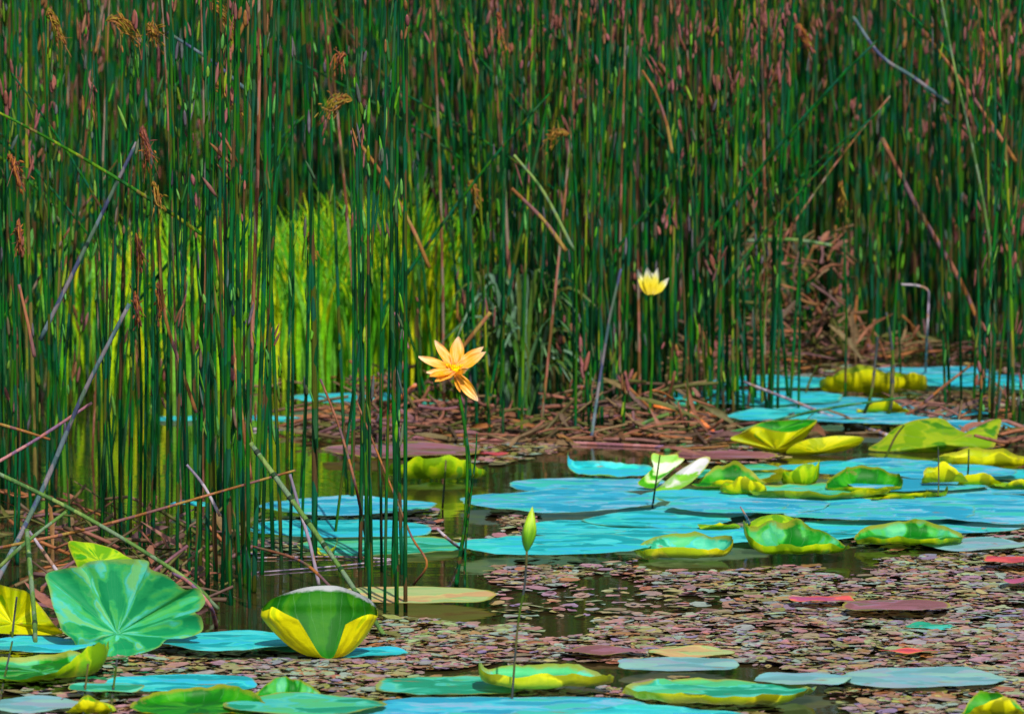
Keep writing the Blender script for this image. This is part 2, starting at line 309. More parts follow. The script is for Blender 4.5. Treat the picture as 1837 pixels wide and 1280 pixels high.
class MB:
    def __init__(s): s.v = []; s.f = []
    def tube(s, pts, rads, n=7, cap=True):
        pts = [Vector(p) for p in pts]; b = len(s.v); m = len(pts)
        up = Vector((0.31, 0.93, 0.17))
        for i, p in enumerate(pts):
            t = (pts[min(i + 1, m - 1)] - pts[max(i - 1, 0)]).normalized()
            a = t.cross(up)
            if a.length < 0.05: a = t.cross(Vector((1, 0, 0)))
            a.normalize(); c = t.cross(a)
            for k in range(n):
                th = 2 * math.pi * k / n
                s.v.append(p + (a * math.cos(th) + c * math.sin(th)) * rads[i])
        for i in range(m - 1):
            for k in range(n):
                k2 = (k + 1) % n
                s.f.append((b + i * n + k, b + i * n + k2, b + (i + 1) * n + k2, b + (i + 1) * n + k))
        if cap:
            s.f.append(tuple(b + k for k in range(n))[::-1]); s.f.append(tuple(b + (m - 1) * n + k for k in range(n)))
    def blade(s, pts, width, nrm, tw=0.0):
        """folded leaf blade along pts, V section, tapering to a tip"""
        pts = [Vector(p) for p in pts]; b = len(s.v); m = len(pts)
        for i, p in enumerate(pts):
            t = (pts[min(i + 1, m - 1)] - pts[max(i - 1, 0)]).normalized()
            sd_ = t.cross(nrm); 
            if sd_.length < 1e-4: sd_ = t.cross(Vector((1, 0.2, 0)))
            sd_.normalize(); nn = sd_.cross(t)
            u = i / (m - 1); ww = width * (min(1, u * 4 + 0.35)) * (1 - u ** 2.5) * 0.5 + 0.0004
            q = Matrix.Rotation(tw * u, 3, t)
            s.v += [p + q @ (sd_ * -ww + nn * ww * 0.35), p, p + q @ (sd_ * ww + nn * ww * 0.35)]
        for i in range(m - 1):
            for k in range(2):
                s.f.append((b + i * 3 + k, b + i * 3 + k + 1, b + i * 3 + k + 4, b + i * 3 + k + 3))
    def spindle(s, c, ax, ln, wd, n=5):
        c = Vector(c); ax = Vector(ax).normalized()
        a = ax.cross(Vector((0.2, 1, 0.1))); a.normalize(); d = ax.cross(a); b = len(s.v)
        s.v.append(c - ax * ln / 2)
        for h, r in ((-0.28, 0.72), (0.02, 1.0), (0.3, 0.66)):
            for k in range(n):
                th = 2 * math.pi * k / n
                s.v.append(c + ax * ln * h + (a * math.cos(th) + d * math.sin(th) * 0.35) * wd / 2 * r)
        s.v.append(c + ax * ln / 2); e = len(s.v) - 1
        for k in range(n):
            k2 = (k + 1) % n
            s.f.append((b, b + 1 + k2, b + 1 + k))
            for r in range(2): s.f.append((b + 1 + r * n + k, b + 1 + r * n + k2, b + 1 + (r + 1) * n + k2, b + 1 + (r + 1) * n + k))
            s.f.append((e, b + 1 + 2 * n + k, b + 1 + 2 * n + k2))
    def build(s, name, mat, parent=None, loc=None):
        vs = s.v if loc is None else [v - Vector(loc) for v in s.v]
        return mesh_obj(name, vs, s.f, mat, parent, loc)
def spline(pts, n):
    """Catmull-Rom through pts"""
    P = [Vector(p) for p in pts]; P = [P[0] * 2 - P[1]] + P + [P[-1] * 2 - P[-2]]
    out = []; segs = len(P) - 3
    for i in range(n + 1):
        u = i / n * segs; k = min(int(u), segs - 1); t = u - k
        a, b, c, d = P[k:k + 4]
        out.append(0.5 * ((2 * b) + (c - a) * t + (2 * a - 5 * b + 4 * c - d) * t * t + (3 * b - a - 3 * c + d) * t ** 3))
    return out
U = random.uniform; G = random.gauss

# ---- setting
def grid_sheet(name, x0, x1, y0, y1, z, mat):
    return tag(mesh_obj(name, [(x0, y0, z), (x1, y0, z), (x1, y1, z), (x0, y1, z)], [(0, 1, 2, 3)], mat, smooth=False), kind='structure')
grid_sheet('ground', -600, 600, -100, 1200, -0.35, M['mud'])
grid_sheet('pond_water', -150, 150, -40, 300, 0.0, M['water'])

# ---- bulrush stems ---------------------------------------------------------
stems = []          # x, y, height, radius, leanx, leany, zone
def add_stem(x, y, zone, h=None, r=None, lx=None, ly=None):
    stems.append([x, y, h or U(1.75, 2.45), r * .8 if r else U(0.0032, 0.0068), (G(0, 0.038) if random.random() < .74 else G(0, .11)) if lx is None else lx, G(0, 0.03) if ly is None else ly, zone])
def scatter(poly, dens, zone, clump=0.0):
    ps = [ground(*q) for q in poly]
    x0, x1 = min(p.x for p in ps), max(p.x for p in ps); y0, y1 = min(p.y for p in ps), max(p.y for p in ps)
    for _ in range(int(dens * (x1 - x0) * (y1 - y0))):
        x, y = U(x0, x1), U(y0, y1); q = proj((x, y, 0))
        if not inpoly(q[0], q[1], poly): continue
        if clump and mnoise.noise(Vector((x * 5, y * 2.2, 3.1))) < clump * U(-0.6, 0.6) - 0.05: continue
        add_stem(x, y, zone)
scatter([(-160, 905), (0, 925), (70, 950), (130, 975), (130, 760), (-160, 760)], 60, 'left edge', 0.5)
scatter([(130, 970), (300, 1000), (455, 992), (470, 900), (465, 800), (420, 770), (130, 770)], 46, 'left middle', 0.6)
scatter([(455, 985), (560, 960), (720, 960), (720, 790), (470, 780)], 7, 'left right side')
scatter([(690, 772), (860, 776), (860, 720), (690, 720)], 12, 'centre left', 0.3)
scatter([(860, 776), (1010, 784), (1130, 788), (1240, 778), (1240, 700), (860, 690)], 85, 'centre', 0.4)
scatter([(1244, 748), (1330, 752), (1425, 742), (1425, 716), (1244, 716)], 170, 'right row', 0.3)
scatter([(1430, 735), (1700, 735), (1700, 690), (1430, 690)], 4, 'right open')
scatter([(1690, 770), (1760, 790), (1850, 775), (1850, 716), (1690, 720)], 120, 'right clump', 0.3)
for bx, by, r, lean in ((563, 1000, .0125, -.01), (645, 1012, .0085, .008), (657, 1020, .0075, .015), (685, 1022, .006, .0), (704, 1035, .0085, .02),
                        (722, 1030, .0075, -.02), (818, 1058, .0085, .06), (834, 1060, .005, .03), (520, 998, .007, .01), (490, 992, .009, -.01),
                        (600, 965, .006, .12), (440, 1045, .010, -.02), (408, 1050, .008, .0), (388, 1040, .010, -.015), (360, 1030, .009, .01), (318, 1050, .007, .02), (372, 1066, .009, -.01), (398, 1078, .008, .012), (415, 1085, .009, -.006), (448, 1090, .008, .0), (455, 1062, .010, .015), (432, 1072, .007, -.03), (470, 1030, .008, .02), (350, 1068, .006, .03), (668, 1062, .007, -.01), (664, 1095, .007, -.015), (690, 1098, .006, .01), (712, 1100, .0085, .005), (727, 1096, .008, -.012), (540, 1010, .006, .02), (505, 1004, .008, -.02), (340, 1034, .007, -.02), (425, 1030, .006, .02)):
    p = ground(bx, by); add_stem(p.x, p.y, 'pool', h=.40 if bx in (818, 834) else None, r=r * .85, lx=lean, ly=G(0, .015))
bed = []
def fill(xa, xb, ya, yb, dens, zone='bed'):
    for _ in range(int((xb - xa) * (yb - ya) * dens)):
        x, y = U(xa, xb), U(ya, yb)
        if mnoise.noise(Vector((x * 3, y * 1.5, 9))) < -0.35: continue
        bed.append([x, y, U(1.7, 2.5), U(0.0038, 0.0075), G(0, 0.03) if random.random() < .74 else G(0, .11), G(0, 0.03), zone])
cxl = ground(690, 700).x; cxr = ground(1240, 700).x
fill(cxl, cxr, 20.9, 23.3, 66, 'second rank')
fill(-2.9, 2.9, 23.4, 26.5, 84)
fill(-3.2, 3.2, 26.5, 34, 46)
fill(-4.2, 4.2, 34, 44, 30)
fill(-3.0, ground(130, 760).x, 17.0, 23.4, 36, 'left edge')
fill(ground(1860, 700).x, 2.9, 20.5, 23.4, 30, 'right clump')
def hides(q):                                        # a stem right in front of a flower would not have let it be seen
    for fx, fy, hw, Y in ((817, 660, 52, 17.0), (1170, 505, 32, 20.4)):
        if q[1] < Y + .02:
            zf = at(fx, fy, q[1]).z
            if abs(proj((q[0] + q[4] * zf, q[1], zf))[0] - fx) < hw and q[2] > zf - .1: return True
    return False
stems = [q for q in stems if not hides(q)]; bed = [q for q in bed if not hides(q)]
allq = sorted([q for q in stems + bed if q[6] != 'bed' or q[1] < 24], key=lambda q: q[1])
inview = [q for q in allq if -10 < proj((q[0] + q[4] * .6, q[1], .6))[0] < 1847]
named = inview[:300]; nid = set(map(id, named))
bed = [q for q in stems + bed if id(q) not in nid]
print('stems', len(stems), 'in view', len(inview), 'bed', len(bed))

def stem_pts(h, lx, ly, k, n=10):
    ph = k * 1.7; out = []
    for i in range(n + 1):
        u = i / n
        out.append((lx * h * u + 0.040 * math.sin(ph + 3.1 * u) * u + 0.02 * lx * 10 * u * u * h * 0.3, ly * h * u + 0.02 * math.cos(ph + 2.3 * u) * u, -0.06 + (h + 0.06) * u))
    return out
LAB = {'left edge': ('dark green bulrush stem in the crowded clump along the left edge', 'bulrush stems along the left edge'),
       'left middle': ('dark green bulrush stem in the clump behind the big blue green bowl leaf', 'bulrush stems behind the big bowl leaf'),
       'left right side': ('single green bulrush stem in the thin row left of the orange flower', 'scattered bulrush stems left of the orange flower'),
       'pool': ('sturdy green bulrush stem standing in the dark pool behind the rolled yellow leaf', 'bulrush stems in the dark pool'),
       'centre left': ('green bulrush stem rising from the litter just under the orange lotus flower', 'bulrush stems under the orange flower'),
       'centre': ('dark green bulrush stem in the wide central clump right of the orange flower', 'bulrush stems of the central clump'),
       'second rank': ('dark green bulrush stem in the rank behind the central clump', 'bulrush stems behind the central clump'),
       'bed': ('dark green bulrush stem in the farthest rank', 'bulrush stems of the farthest rank'),
       'right row': ('slim green bulrush stem in the short row behind the lime cupped leaf', 'bulrush stems of the short right row'),
       'right open': ('lone thin bulrush stem among the far cyan pads at right', 'lone bulrush stems at right'),
       'right clump': ('green bulrush stem in the small clump at the far right edge', 'bulrush stems of the right edge clump')}
variants = {}
def kink(pts, k):
    if k < 5: return pts
    n = len(pts); m = int(n * (.30 if k == 5 else .42)); a = R(38 if k == 5 else -52); p0 = Vector(pts[m]); out = list(pts[:m + 1])
    for p in pts[m + 1:]:
        d = Vector(p) - p0; L = d.length * .62; out.append(tuple(p0 + Vector((math.sin(a) * L, -.08 * L, math.cos(a) * L - .12 * L * L))))
    return out
def variant(mat, k):
    key = (mat, k)
    if key not in variants:
        mb = MB(); mb.tube(kink(stem_pts(2.1, 0, 0, k, 12), k), [0.007 * (1 - 0.5 * (i / 12) ** 1.5) for i in range(13)], 8)
        me = bpy.data.meshes.new('bulrush_stem'); me.from_pydata([tuple(v) for v in mb.v], [], mb.f)
        me.polygons.foreach_set('use_smooth', [True] * len(me.polygons)); me.materials.append(M[mat]); variants[key] = me
    return variants[key]
for i, (x, y, h, r, lx, ly, zone) in enumerate(named):
    mt = random.choices(['reed', 'reed_olive', 'reed_dry'], [0.74, 0.15, 0.11])[0]
    if zone == 'pool': mt = 'reed'
    o = bpy.data.objects.new('bulrush_stem' if mt != 'reed_dry' else 'dead_bulrush_stem', variant(mt, random.choices(range(7), [1, 1, 1, 1, 1, .3, .35] if zone != 'pool' else [1, 1, 1, 1, 1, 0, 0])[0]))
    col.objects.link(o); o.location = (x, y, 0); o.scale = (r / .007, r / .007, h / 2.1)
    o.rotation_euler = (-ly, lx, 0)
    lab, gr = LAB[zone]
    if mt == 'reed_olive': lab = lab.replace('dark green', 'olive green').replace('sturdy green', 'olive green').replace('single green', 'single olive').replace('slim green', 'slim olive'); lab = 'olive toned ' + lab if 'olive' not in lab else lab; gr = 'olive ' + gr
    if mt == 'reed_dry': lab = 'dry brown ' + lab.replace('dark green ', '').replace('sturdy green ', '').replace('single green ', 'single ').replace('slim green ', 'slim ').replace('green ', '', 1 if lab.startswith('green') else 0); gr = 'dry ' + gr
    tag(o, lab, 'reed', gr)
mb = MB()
for k, (x, y, h, r, lx, ly, z) in enumerate(bed):
    far = y > 25
    pts = stem_pts(h, lx, ly, k, 5 if far else 8); n = len(pts)
    mb.tube([Vector(p) + Vector((x, y, 0)) for p in pts], [r * (1 - 0.5 * (i / n) ** 1.5) for i in range(n)], 4 if far else 6, cap=False)
tag(mb.build('bulrush_bed', M['bed']), 'dense wall of dark green bulrushes filling the background', 'bulrushes', kind='stuff')

# scraps of leaf and small spikelets caught on the stems
allst = [q for q in named + bed if q[1] < 25.2]
dr, dm, dl = MB(), MB(), MB()
cnt = 0
while cnt < 12500:
    q = random.choice(allst); x, y, h, r, lx, ly, zone = q
    z = U(0.05, 1.75)
    if z > h: continue
    px, py = proj((x, y, z))
    if not (-200 < px < 2030 and -60 < py < 800): continue
    c = Vector((x + lx * z + U(-1, 1) * (r + .004), y + ly * z - r - .003, z))
    ax = Vector((G(0, 0.16), G(0, 0.2), 1)); ln, wd = U(.025, .085), U(.005, .012)
    up = max(0.0, 1 - py / 420.0)
    pr = 0.10 + 0.45 * up * (0.45 + 0.75 * (px > 900)) + 0.12 * (px > 1250)
    pr += .45 * max(0, 1 - py / 170.0) * (.35 + .65 * (px > 1050))
    # russet clusters near the top
    if mnoise.noise(Vector((px * .008, py * .012, 4))) > 0.12: pr *= 1.9
    if random.random() < pr * .45:
        for _ in range(random.randint(2, 5)): dr.spindle(c + Vector((G(0, .014), G(0, .006), G(0, .03))), ax + Vector((G(0, .15), 0, 0)), ln * U(.7, 1.15), wd * U(.8, 1.5)); cnt += 1
    elif random.random() < 0.38 + 0.4 * (350 < py < 680 and px < 850): dl.spindle(c, ax, ln, wd)
    else: dm.spindle(c, ax, ln, wd)
    cnt += 1
tag(dr.build('bulrush_spikelets', M['dabs_red']), 'small russet spikelets dotted through the upper bulrushes', 'spikelets', kind='stuff')
tag(dm.build('leaf_scraps', M['dabs_mix']), 'small olive and grey leaf scraps caught among the bulrush stems', 'leaf scraps', kind='stuff')
tag(dl.build('green_leaf_scraps', M['dabs_lime']), 'small bright green leaf scraps caught among the bulrush stems', 'leaf scraps', kind='stuff')

# ---- marsh grass -----------------------------------------------------------
gb = MB()
def grass(poly, nb, h0, h1):
    ps = [ground(*q) for q in poly]; x0, x1 = min(p.x for p in ps), max(p.x for p in ps); y0, y1 = min(p.y for p in ps), max(p.y for p in ps)
    k = 0
    while k < nb:
        x, y = U(x0, x1), U(y0, y1); q = proj((x, y, 0))
        if not inpoly(q[0], q[1], poly): continue
        k += 1; h = U(h0, h1) * (0.75 + 0.5 * mnoise.noise(Vector((x * 4, y, 0)))+.1); lx, ly = G(0, .10), G(-.05, .1)
        pts = [(x + lx * u * u * h * 1.6, y + ly * u * u * h * 1.5, h * u * (1 - .12 * u)) for u in (0, .25, .5, .75, 1)]
        gb.blade(pts, U(.012, .022), Vector((G(0, .5), -1, .3)), G(0, .6))
grass([(400, 700), (690, 700), (800, 690), (790, 655), (420, 650)], 1800, .48, .78)
grass([(90, 715), (400, 705), (400, 660), (110, 660)], 480, .42, .72)
grass([(690, 690), (860, 690), (860, 660), (690, 660)], 300, .4, .8)
tag(gb.build('marsh_grass', M['grass']), 'bright yellow green marsh grass glowing behind the left bulrushes', 'grass', kind='stuff')
# sedge clump beside the flower
sb = MB(); sp0 = ground(935, 742)
for _ in range(90):
    a = U(0, 6.28); b = sp0 + Vector((math.cos(a) * U(0, .09), math.sin(a) * U(0, .09), 0)); h = U(.18, .52); o_ = U(.05, .24); ph = G(0, 1) * .9 + random.choice((math.pi * .5, -math.pi * .5)); dx, dy = math.sin(ph) * o_, math.cos(ph) * o_ - .04
    dr_ = U(.0, .16)
    pts = [b, b + Vector((dx * .15, dy * .15, h * .5)), b + Vector((dx * .45, dy * .45, h * .9)), b + Vector((dx * .8, dy * .8, h * .97 - dr_ * .3)), b + Vector((dx * 1.25, dy * 1.2, h * .85 - dr_))]
    sb.blade(spline(pts, 9), U(.010, .02), Vector((0, -.6, 1)), G(0, .8))
tag(sb.build('sedge_clump', M['sedge'], loc=sp0), 'tuft of arching grey green sedge blades just right of the orange flower', 'sedge')

# ---- reed litter -----------------------------------------------------------
lb = MB()
def litter(poly, n, z0, z1, l0, l1, el, Y=None):
    k = 0
    xs = [q[0] for q in poly]; ys = [q[1] for q in poly]
    while k < n:
        px, py = U(min(xs), max(xs)), U(min(ys), max(ys))
        if not inpoly(px, py, poly): continue
        k += 1
        c = ground(px, py) if Y is None else at(px, py, U(*Y))
        if Y is None: c.z = U(z0, z1)
        a = G(0, .75) + random.choice((0, math.pi)); e = G(0, el); L = U(l0, l1)
        d = Vector((math.cos(a) * math.cos(e), math.sin(a) * math.cos(e), math.sin(e)))
        bend = Vector((G(0, .08), G(0, .08), G(-.02, .08))) * L
        if c.z - abs(d.z) * L / 2 < 0.004: c.z = 0.004 + abs(d.z) * L / 2
        pts = spline([c - d * L / 2, c + bend, c + d * L / 2], 5)
        if random.random() < .55: lb.tube(pts, [U(.003, .0065)] * 6, 5)
        else: lb.blade(pts, U(.012, .024), Vector((0, -.5, 1)), G(0, 1.2))
litter([(540, 735), (700, 745), (960, 755), (1240, 752), (1240, 795), (1000, 800), (560, 792)], 210, 0, .03, .08, .34, .12)
litter([(640, 690), (880, 700), (900, 770), (640, 770)], 90, 0, .1, .08, .22, .5)
litter([(1000, 740), (1240, 730), (1300, 785), (1000, 790)], 90, 0, .12, .08, .25, .5)
litter([(1230, 640), (1700, 636), (1837, 638), (1837, 646), (1500, 650), (1230, 680)], 150, 0, .05, .1, .34, .15)
litter([(1200, 590), (1500, 560), (1640, 610), (1700, 645), (1230, 680)], 110, 0, 0, .06, .22, .7, (23.0, 23.6))
litter([(1340, 400), (1520, 400), (1530, 600), (1330, 600)], 120, 0, 0, .06, .18, .8, (23.0, 23.7))
litter([(1230, 760), (1400, 735), (1600, 740), (1590, 785), (1320, 800), (1180, 830)], 45, 0, .015, .08, .3, .06)
litter([(1600, 725), (1760, 712), (1760, 745), (1660, 755)], 90, 0, .02, .08, .3, .1)
litter([(0, 895), (150, 925), (300, 960), (440, 960), (440, 1010), (300, 1030), (80, 990), (0, 960)], 60, 0, .06, .06, .24, .45)
litter([(60, 980), (110, 990), (330, 1010), (390, 1070), (380, 1100), (70, 1100)], 70, 0, .05, .06, .22, .4)
litter([(470, 660), (690, 660), (690, 690), (470, 700)], 90, 0, .04, .1, .3, .2)
litter([(1700, 800), (1837, 780), (1837, 812), (1700, 815)], 40, 0.01, .05, .1, .3, .12)
tag(lb.build('reed_litter', M['litter']), 'broken brown reed litter lying at the foot of the bulrushes', 'reed litter', kind='stuff')

# ---- floating small leaves -------------------------------------------------
fb = MB()
MATS = [([(870, 1018), (1130, 1015), (1240, 1030), (1540, 1008), (1837, 985), (1960, 985), (1960, 1300), (1000, 1300), (900, 1190), (640, 1225), (250, 1215), (240, 1165), (440, 1160), (690, 1105), (880, 1125), (1010, 1115), (1300, 1100), (1330, 1062), (1180, 1062), (900, 1050), (860, 1035)], 2600),
        ([(690, 918), (960, 908), (960, 975), (830, 972), (690, 930)], 1800), ([(460, 915), (700, 918), (690, 930), (470, 935)], 1200),
        ([(460, 965), (570, 970), (540, 1000), (450, 995)], 900), ([(560, 800), (1000, 798), (1000, 812), (900, 835), (680, 820)], 1500),
        ([(1200, 800), (1420, 805), (1400, 830), (1240, 835)], 1500), ([(1560, 925), (1900, 930), (1900, 990), (1560, 990)], 900),
        ([(1330, 930), (1640, 935), (1540, 1000), (1310, 960)], 700), ([(-120, 1120), (260, 1130), (260, 1300), (-120, 1300)], 900),
        ([(200, 1200), (1000, 1220), (1000, 1320), (200, 1320)], 1700), ([(870, 1000), (1140, 1000), (1140, 1014), (870, 1014)], 350), ([(880, 1055), (1330, 1058), (1300, 1105), (880, 1120)], 420),
        ([(1190, 655), (1837, 655), (1837, 760), (1240, 760)], 350)]
for poly, dens in MATS:
    ps = [ground(*q) for q in poly]; x0, x1 = min(p.x for p in ps), max(p.x for p in ps); y0, y1 = min(p.y for p in ps), max(p.y for p in ps)
    for _ in range(int((x1 - x0) * (y1 - y0) * dens)):
        x, y = U(x0, x1), U(y0, y1); q = proj((x, y, 0))
        if not inpoly(q[0], q[1], poly): continue
        if mnoise.noise(Vector((x * 4, y * 1.6, 1))) < -0.28 + U(-.12, .12): continue
        r = U(.009, .02) if random.random() < .6 else U(.018, .036); el = U(.45, .9); a0 = U(0, 6.28); b = len(fb.v); tx, ty = G(0, .07), G(0, .07); z0 = U(.0015, .006)
        ca, sa = math.cos(a0), math.sin(a0)
        fb.v.append(Vector((x, y, z0 - .001)))
        for k in range(8):
            th = k * math.pi / 4; u, v = r * math.cos(th), r * el * math.sin(th); dx, dy = u * ca - v * sa, u * sa + v * ca
            fb.v.append(Vector((x + dx, y + dy, z0 + max(-.001, dx * tx + dy * ty + U(0, .003)))))
        for k in range(8): fb.f.append((b, b + 1 + k, b + 1 + (k + 1) % 8))
tag(fb.build('floating_leaves', M['float']), 'mat of small mauve and olive leaves floating on the water', 'floating leaves', kind='stuff')

# ---- lotus pads ------------------------------------------------------------
DIRS = {'f': -math.pi / 2, 'b': math.pi / 2, 'l': math.pi, 'r': 0, 'fl': -2.3, 'fr': -.85, 'bl': 2.3, 'br': .85}
npad = 0
def pad(label, px, py, rx, mat, curl=(), cup=0.0, tilt=(0, 0), z=None, wav=0.008, name='lotus_pad', ell=1.0, rag=0.06, stalk=False, fold=None, group=None, cat='lotus pad'):
    """leaf disc of rx photo pixels half width at (px, py); curl: (direction, height/R, start)"""
    global npad
    npad += 1; sd_ = npad * 3.7
    if z is None: z = 0.008 + 0.0022 * ((npad * 7) % 11)
    c = ground(px, py, z); Rr = rx * c.y / FPX * ((1.14 if 820 < py < 965 and px > 900 else 1.1) if not (curl or cup or fold) and rx > 60 else 1.04)
    NA, NR = 64, 14; vs = []; fs = []
    for i in range(NR + 1):
        s_ = i / NR
        for k in range(NA):
            a = 2 * math.pi * k / NA
            ru = 1 + rag * (.45 * mnoise.noise(Vector((math.cos(a) * 14 + sd_, math.sin(a) * 14, 5))) + mnoise.noise(Vector((math.cos(a) * 1.6 + sd_, math.sin(a) * 1.6, sd_))) * 1.6 + .5 * mnoise.noise(Vector((math.cos(a) * 6 + sd_, math.sin(a) * 6, 0))))
            x, y = s_ * math.cos(a) * ru, s_ * math.sin(a) * ru * ell
            h = cup * s_ * s_ + wav * s_ * s_ * (math.sin(3 * a + sd_) + .6 * math.sin(5 * a + 2 * sd_)) / Rr * .3
            h += (.05 if curl else .012) * s_ * mnoise.noise(Vector((x * 3.3 + sd_, y * 3.3, 2))) + (.02 if curl else .004) * s_ * mnoise.noise(Vector((x * 9 + sd_, y * 9, 4)))
            for d, hh, s0 in curl:
                an = DIRS[d] if isinstance(d, str) else d
                t = math.cos(an) * x + math.sin(an) * y
                if s0 >= 1:                             # lip along the rim, over an arc of half width s0
                    da = abs((a - an + math.pi) % (2 * math.pi) - math.pi)
                    wn = max(0, 1 - (da / s0) ** 2); wn *= 1 + .35 * mnoise.noise(Vector((math.cos(a) * 2.3 + sd_, math.sin(a) * 2.3, an)))
                    L = max(.02, 1.49 * hh * wn); rho = L / 1.75
                    if s_ > 1 - L:
                        ph = (s_ - 1 + L) / rho; h += rho * (1 - math.cos(ph)); back = ((s_ - 1 + L) - rho * math.sin(ph))
                        x -= math.cos(a) * back; y -= math.sin(a) * back
                    continue
                L = min(1.35, 1.49 * hh); s0 = 1 - L; rho = L / 1.80
                if t > s0:
                    ph = (t - s0) / rho * (1 + .22 * mnoise.noise(Vector((x * 1.8 + sd_, y * 1.8, len(str(d)) + an))))
                    h += rho * (1 - math.cos(ph)) * (1 + .3 * mnoise.noise(Vector((x * 2.5 + sd_, y * 2.5, an + 9))))
                    back = (t - s0) - rho * math.sin(ph)
                    x -= math.cos(an) * back; y -= math.sin(an) * back
            if fold:
                an, hh = fold
                t = -math.sin(an) * x + math.cos(an) * y
                h += hh * abs(t) ** 1.2
                x += math.sin(an) * t * min(.8, hh * .5); y -= math.cos(an) * t * min(.8, hh * .5)
            h += tilt[0] * x + tilt[1] * y
            if i == 0 and k: continue
            vs.append([x * Rr, y * Rr, h * Rr])
    mn = min(v[2] for v in vs); lift = -mn if (cup or tilt != (0, 0) or fold) else 0
    if lift: 
        for v in vs: v[2] += lift
    for k in range(NA): fs.append((0, 1 + k, 1 + (k + 1) % NA))
    for i in range(1, NR):
        b = 1 + (i - 1) * NA
        for k in range(NA):
            k2 = (k + 1) % NA; fs.append((b + k, b + NA + k, b + NA + k2, b + k2))
    uvs = [(0, 0)] + [(k / NA, i / NR) for i in range(1, NR + 1) for k in range(NA)]
    if not stalk:
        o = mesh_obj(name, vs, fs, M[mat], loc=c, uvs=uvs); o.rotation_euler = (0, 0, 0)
        return tag(o, label, cat, group)
    e = empty(name, (c.x, c.y, 0), label, cat, group)
    o = mesh_obj('leaf_blade', vs, fs, M[mat], e, (0, 0, c.z))
    m2 = MB(); m2.tube(spline([(0.01, .02, -.05), (0.004, .01, c.z * .5), (0, 0, c.z + vs[0][2] - .001)], 6), [.006] * 7, 7); m2.build('leaf_stalk', M['stemgreen'], e)
    return e

P = pad
# mid water, left of the bud
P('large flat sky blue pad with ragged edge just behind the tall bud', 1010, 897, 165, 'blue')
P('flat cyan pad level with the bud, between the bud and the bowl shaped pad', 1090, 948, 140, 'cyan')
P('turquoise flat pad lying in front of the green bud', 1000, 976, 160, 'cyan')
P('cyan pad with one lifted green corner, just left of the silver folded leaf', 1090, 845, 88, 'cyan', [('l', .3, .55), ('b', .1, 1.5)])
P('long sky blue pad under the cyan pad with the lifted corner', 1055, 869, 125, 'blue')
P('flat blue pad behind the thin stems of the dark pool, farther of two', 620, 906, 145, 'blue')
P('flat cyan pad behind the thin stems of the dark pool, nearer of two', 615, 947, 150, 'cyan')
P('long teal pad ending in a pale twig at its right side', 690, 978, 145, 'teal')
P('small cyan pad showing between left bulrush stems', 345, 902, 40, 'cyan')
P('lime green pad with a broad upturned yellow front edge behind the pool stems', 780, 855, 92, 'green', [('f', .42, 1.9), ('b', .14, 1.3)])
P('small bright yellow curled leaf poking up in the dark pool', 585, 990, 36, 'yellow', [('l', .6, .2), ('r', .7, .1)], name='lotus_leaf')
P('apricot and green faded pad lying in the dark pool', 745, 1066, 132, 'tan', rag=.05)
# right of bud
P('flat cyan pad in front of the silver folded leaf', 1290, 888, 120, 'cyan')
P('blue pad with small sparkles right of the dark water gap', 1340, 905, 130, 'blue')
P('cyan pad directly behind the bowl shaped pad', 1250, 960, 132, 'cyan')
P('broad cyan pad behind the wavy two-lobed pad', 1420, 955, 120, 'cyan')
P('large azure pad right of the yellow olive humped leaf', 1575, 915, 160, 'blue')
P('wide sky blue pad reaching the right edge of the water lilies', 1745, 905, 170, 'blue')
P('azure pad beside the coral leaves near the right edge', 1690, 938, 140, 'blue')
P('narrow cyan pad behind the dark hollow leaf', 1640, 868, 110, 'blue')
P('blue pad just in front of the green mound leaf', 1600, 832, 95, 'blue')
P('cyan pad under the yellow pad at the right edge', 1780, 850, 95, 'cyan')
P('pale cyan pad between the curled yellow leaf and the dark hollow leaf', 1500, 838, 90, 'cyan')
P('light blue pad beside the right edge clump', 1800, 875, 100, 'blue')
P('small teal pad behind the dark curled leaf', 1345, 838, 60, 'teal')
P('teal green pad holding the dark hollow leaf', 1470, 882, 130, 'teal', [('f', .10, 1.7)])
P('bowl shaped teal pad with a rolled yellow rim toward the viewer', 1232, 993, 100, 'teal', [('f', .17, 2.0), ('b', .34, 1.2), ('r', .3, .5)])
P('wavy teal and green pad with a torn yellow rim beside the bowl shaped pad', 1415, 985, 108, 'green', [('f', .15, 1.7), ('b', .40, 1.3), ('l', .42, .6)])
P('green pad with dark back rim, front edge yellow, right of the wavy pad', 1632, 968, 98, 'green', [('f', .11, 1.9), ('b', .26, 1.3)])
P('grey lilac pad lying right of the green rimmed pad', 1745, 975, 90, 'pale')
P('deep green leaf with upturned far rim just right of the silver folded leaf', 1310, 868, 66, 'deep', [('b', .42, .2), ('f', .15, .5)], name='lotus_leaf', cat='lotus leaf')
P('small olive cupped leaf with a brown pointed tip before the deep green leaf', 1335, 884, 46, 'lime', [('f', .6, 1.9), ('b', .5, 1.7)], name='lotus_leaf', cat='lotus leaf')
P('yellow leaf curled like a boat with pale rim in the middle of the right pads', 1440, 876, 50, 'green', [('f', .8, -.1), ('b', .5, .2), ('r', .65, .35), ('l', .4, .4)], name='lotus_leaf', cat='lotus leaf')
P('dark green hollow leaf with a brown rolled rim', 1555, 874, 75, 'deep', [('b', .42, 1.7), ('f', .08, 1.5), ('r', .26, .5)], name='lotus_leaf', cat='lotus leaf', rag=.06)
P('yellow green rim of a pad sloping in front of the dark hollow leaf', 1600, 890, 70, 'lime', [('f', .18, .3), ('r', .18, .5)], name='lotus_leaf', cat='lotus leaf')
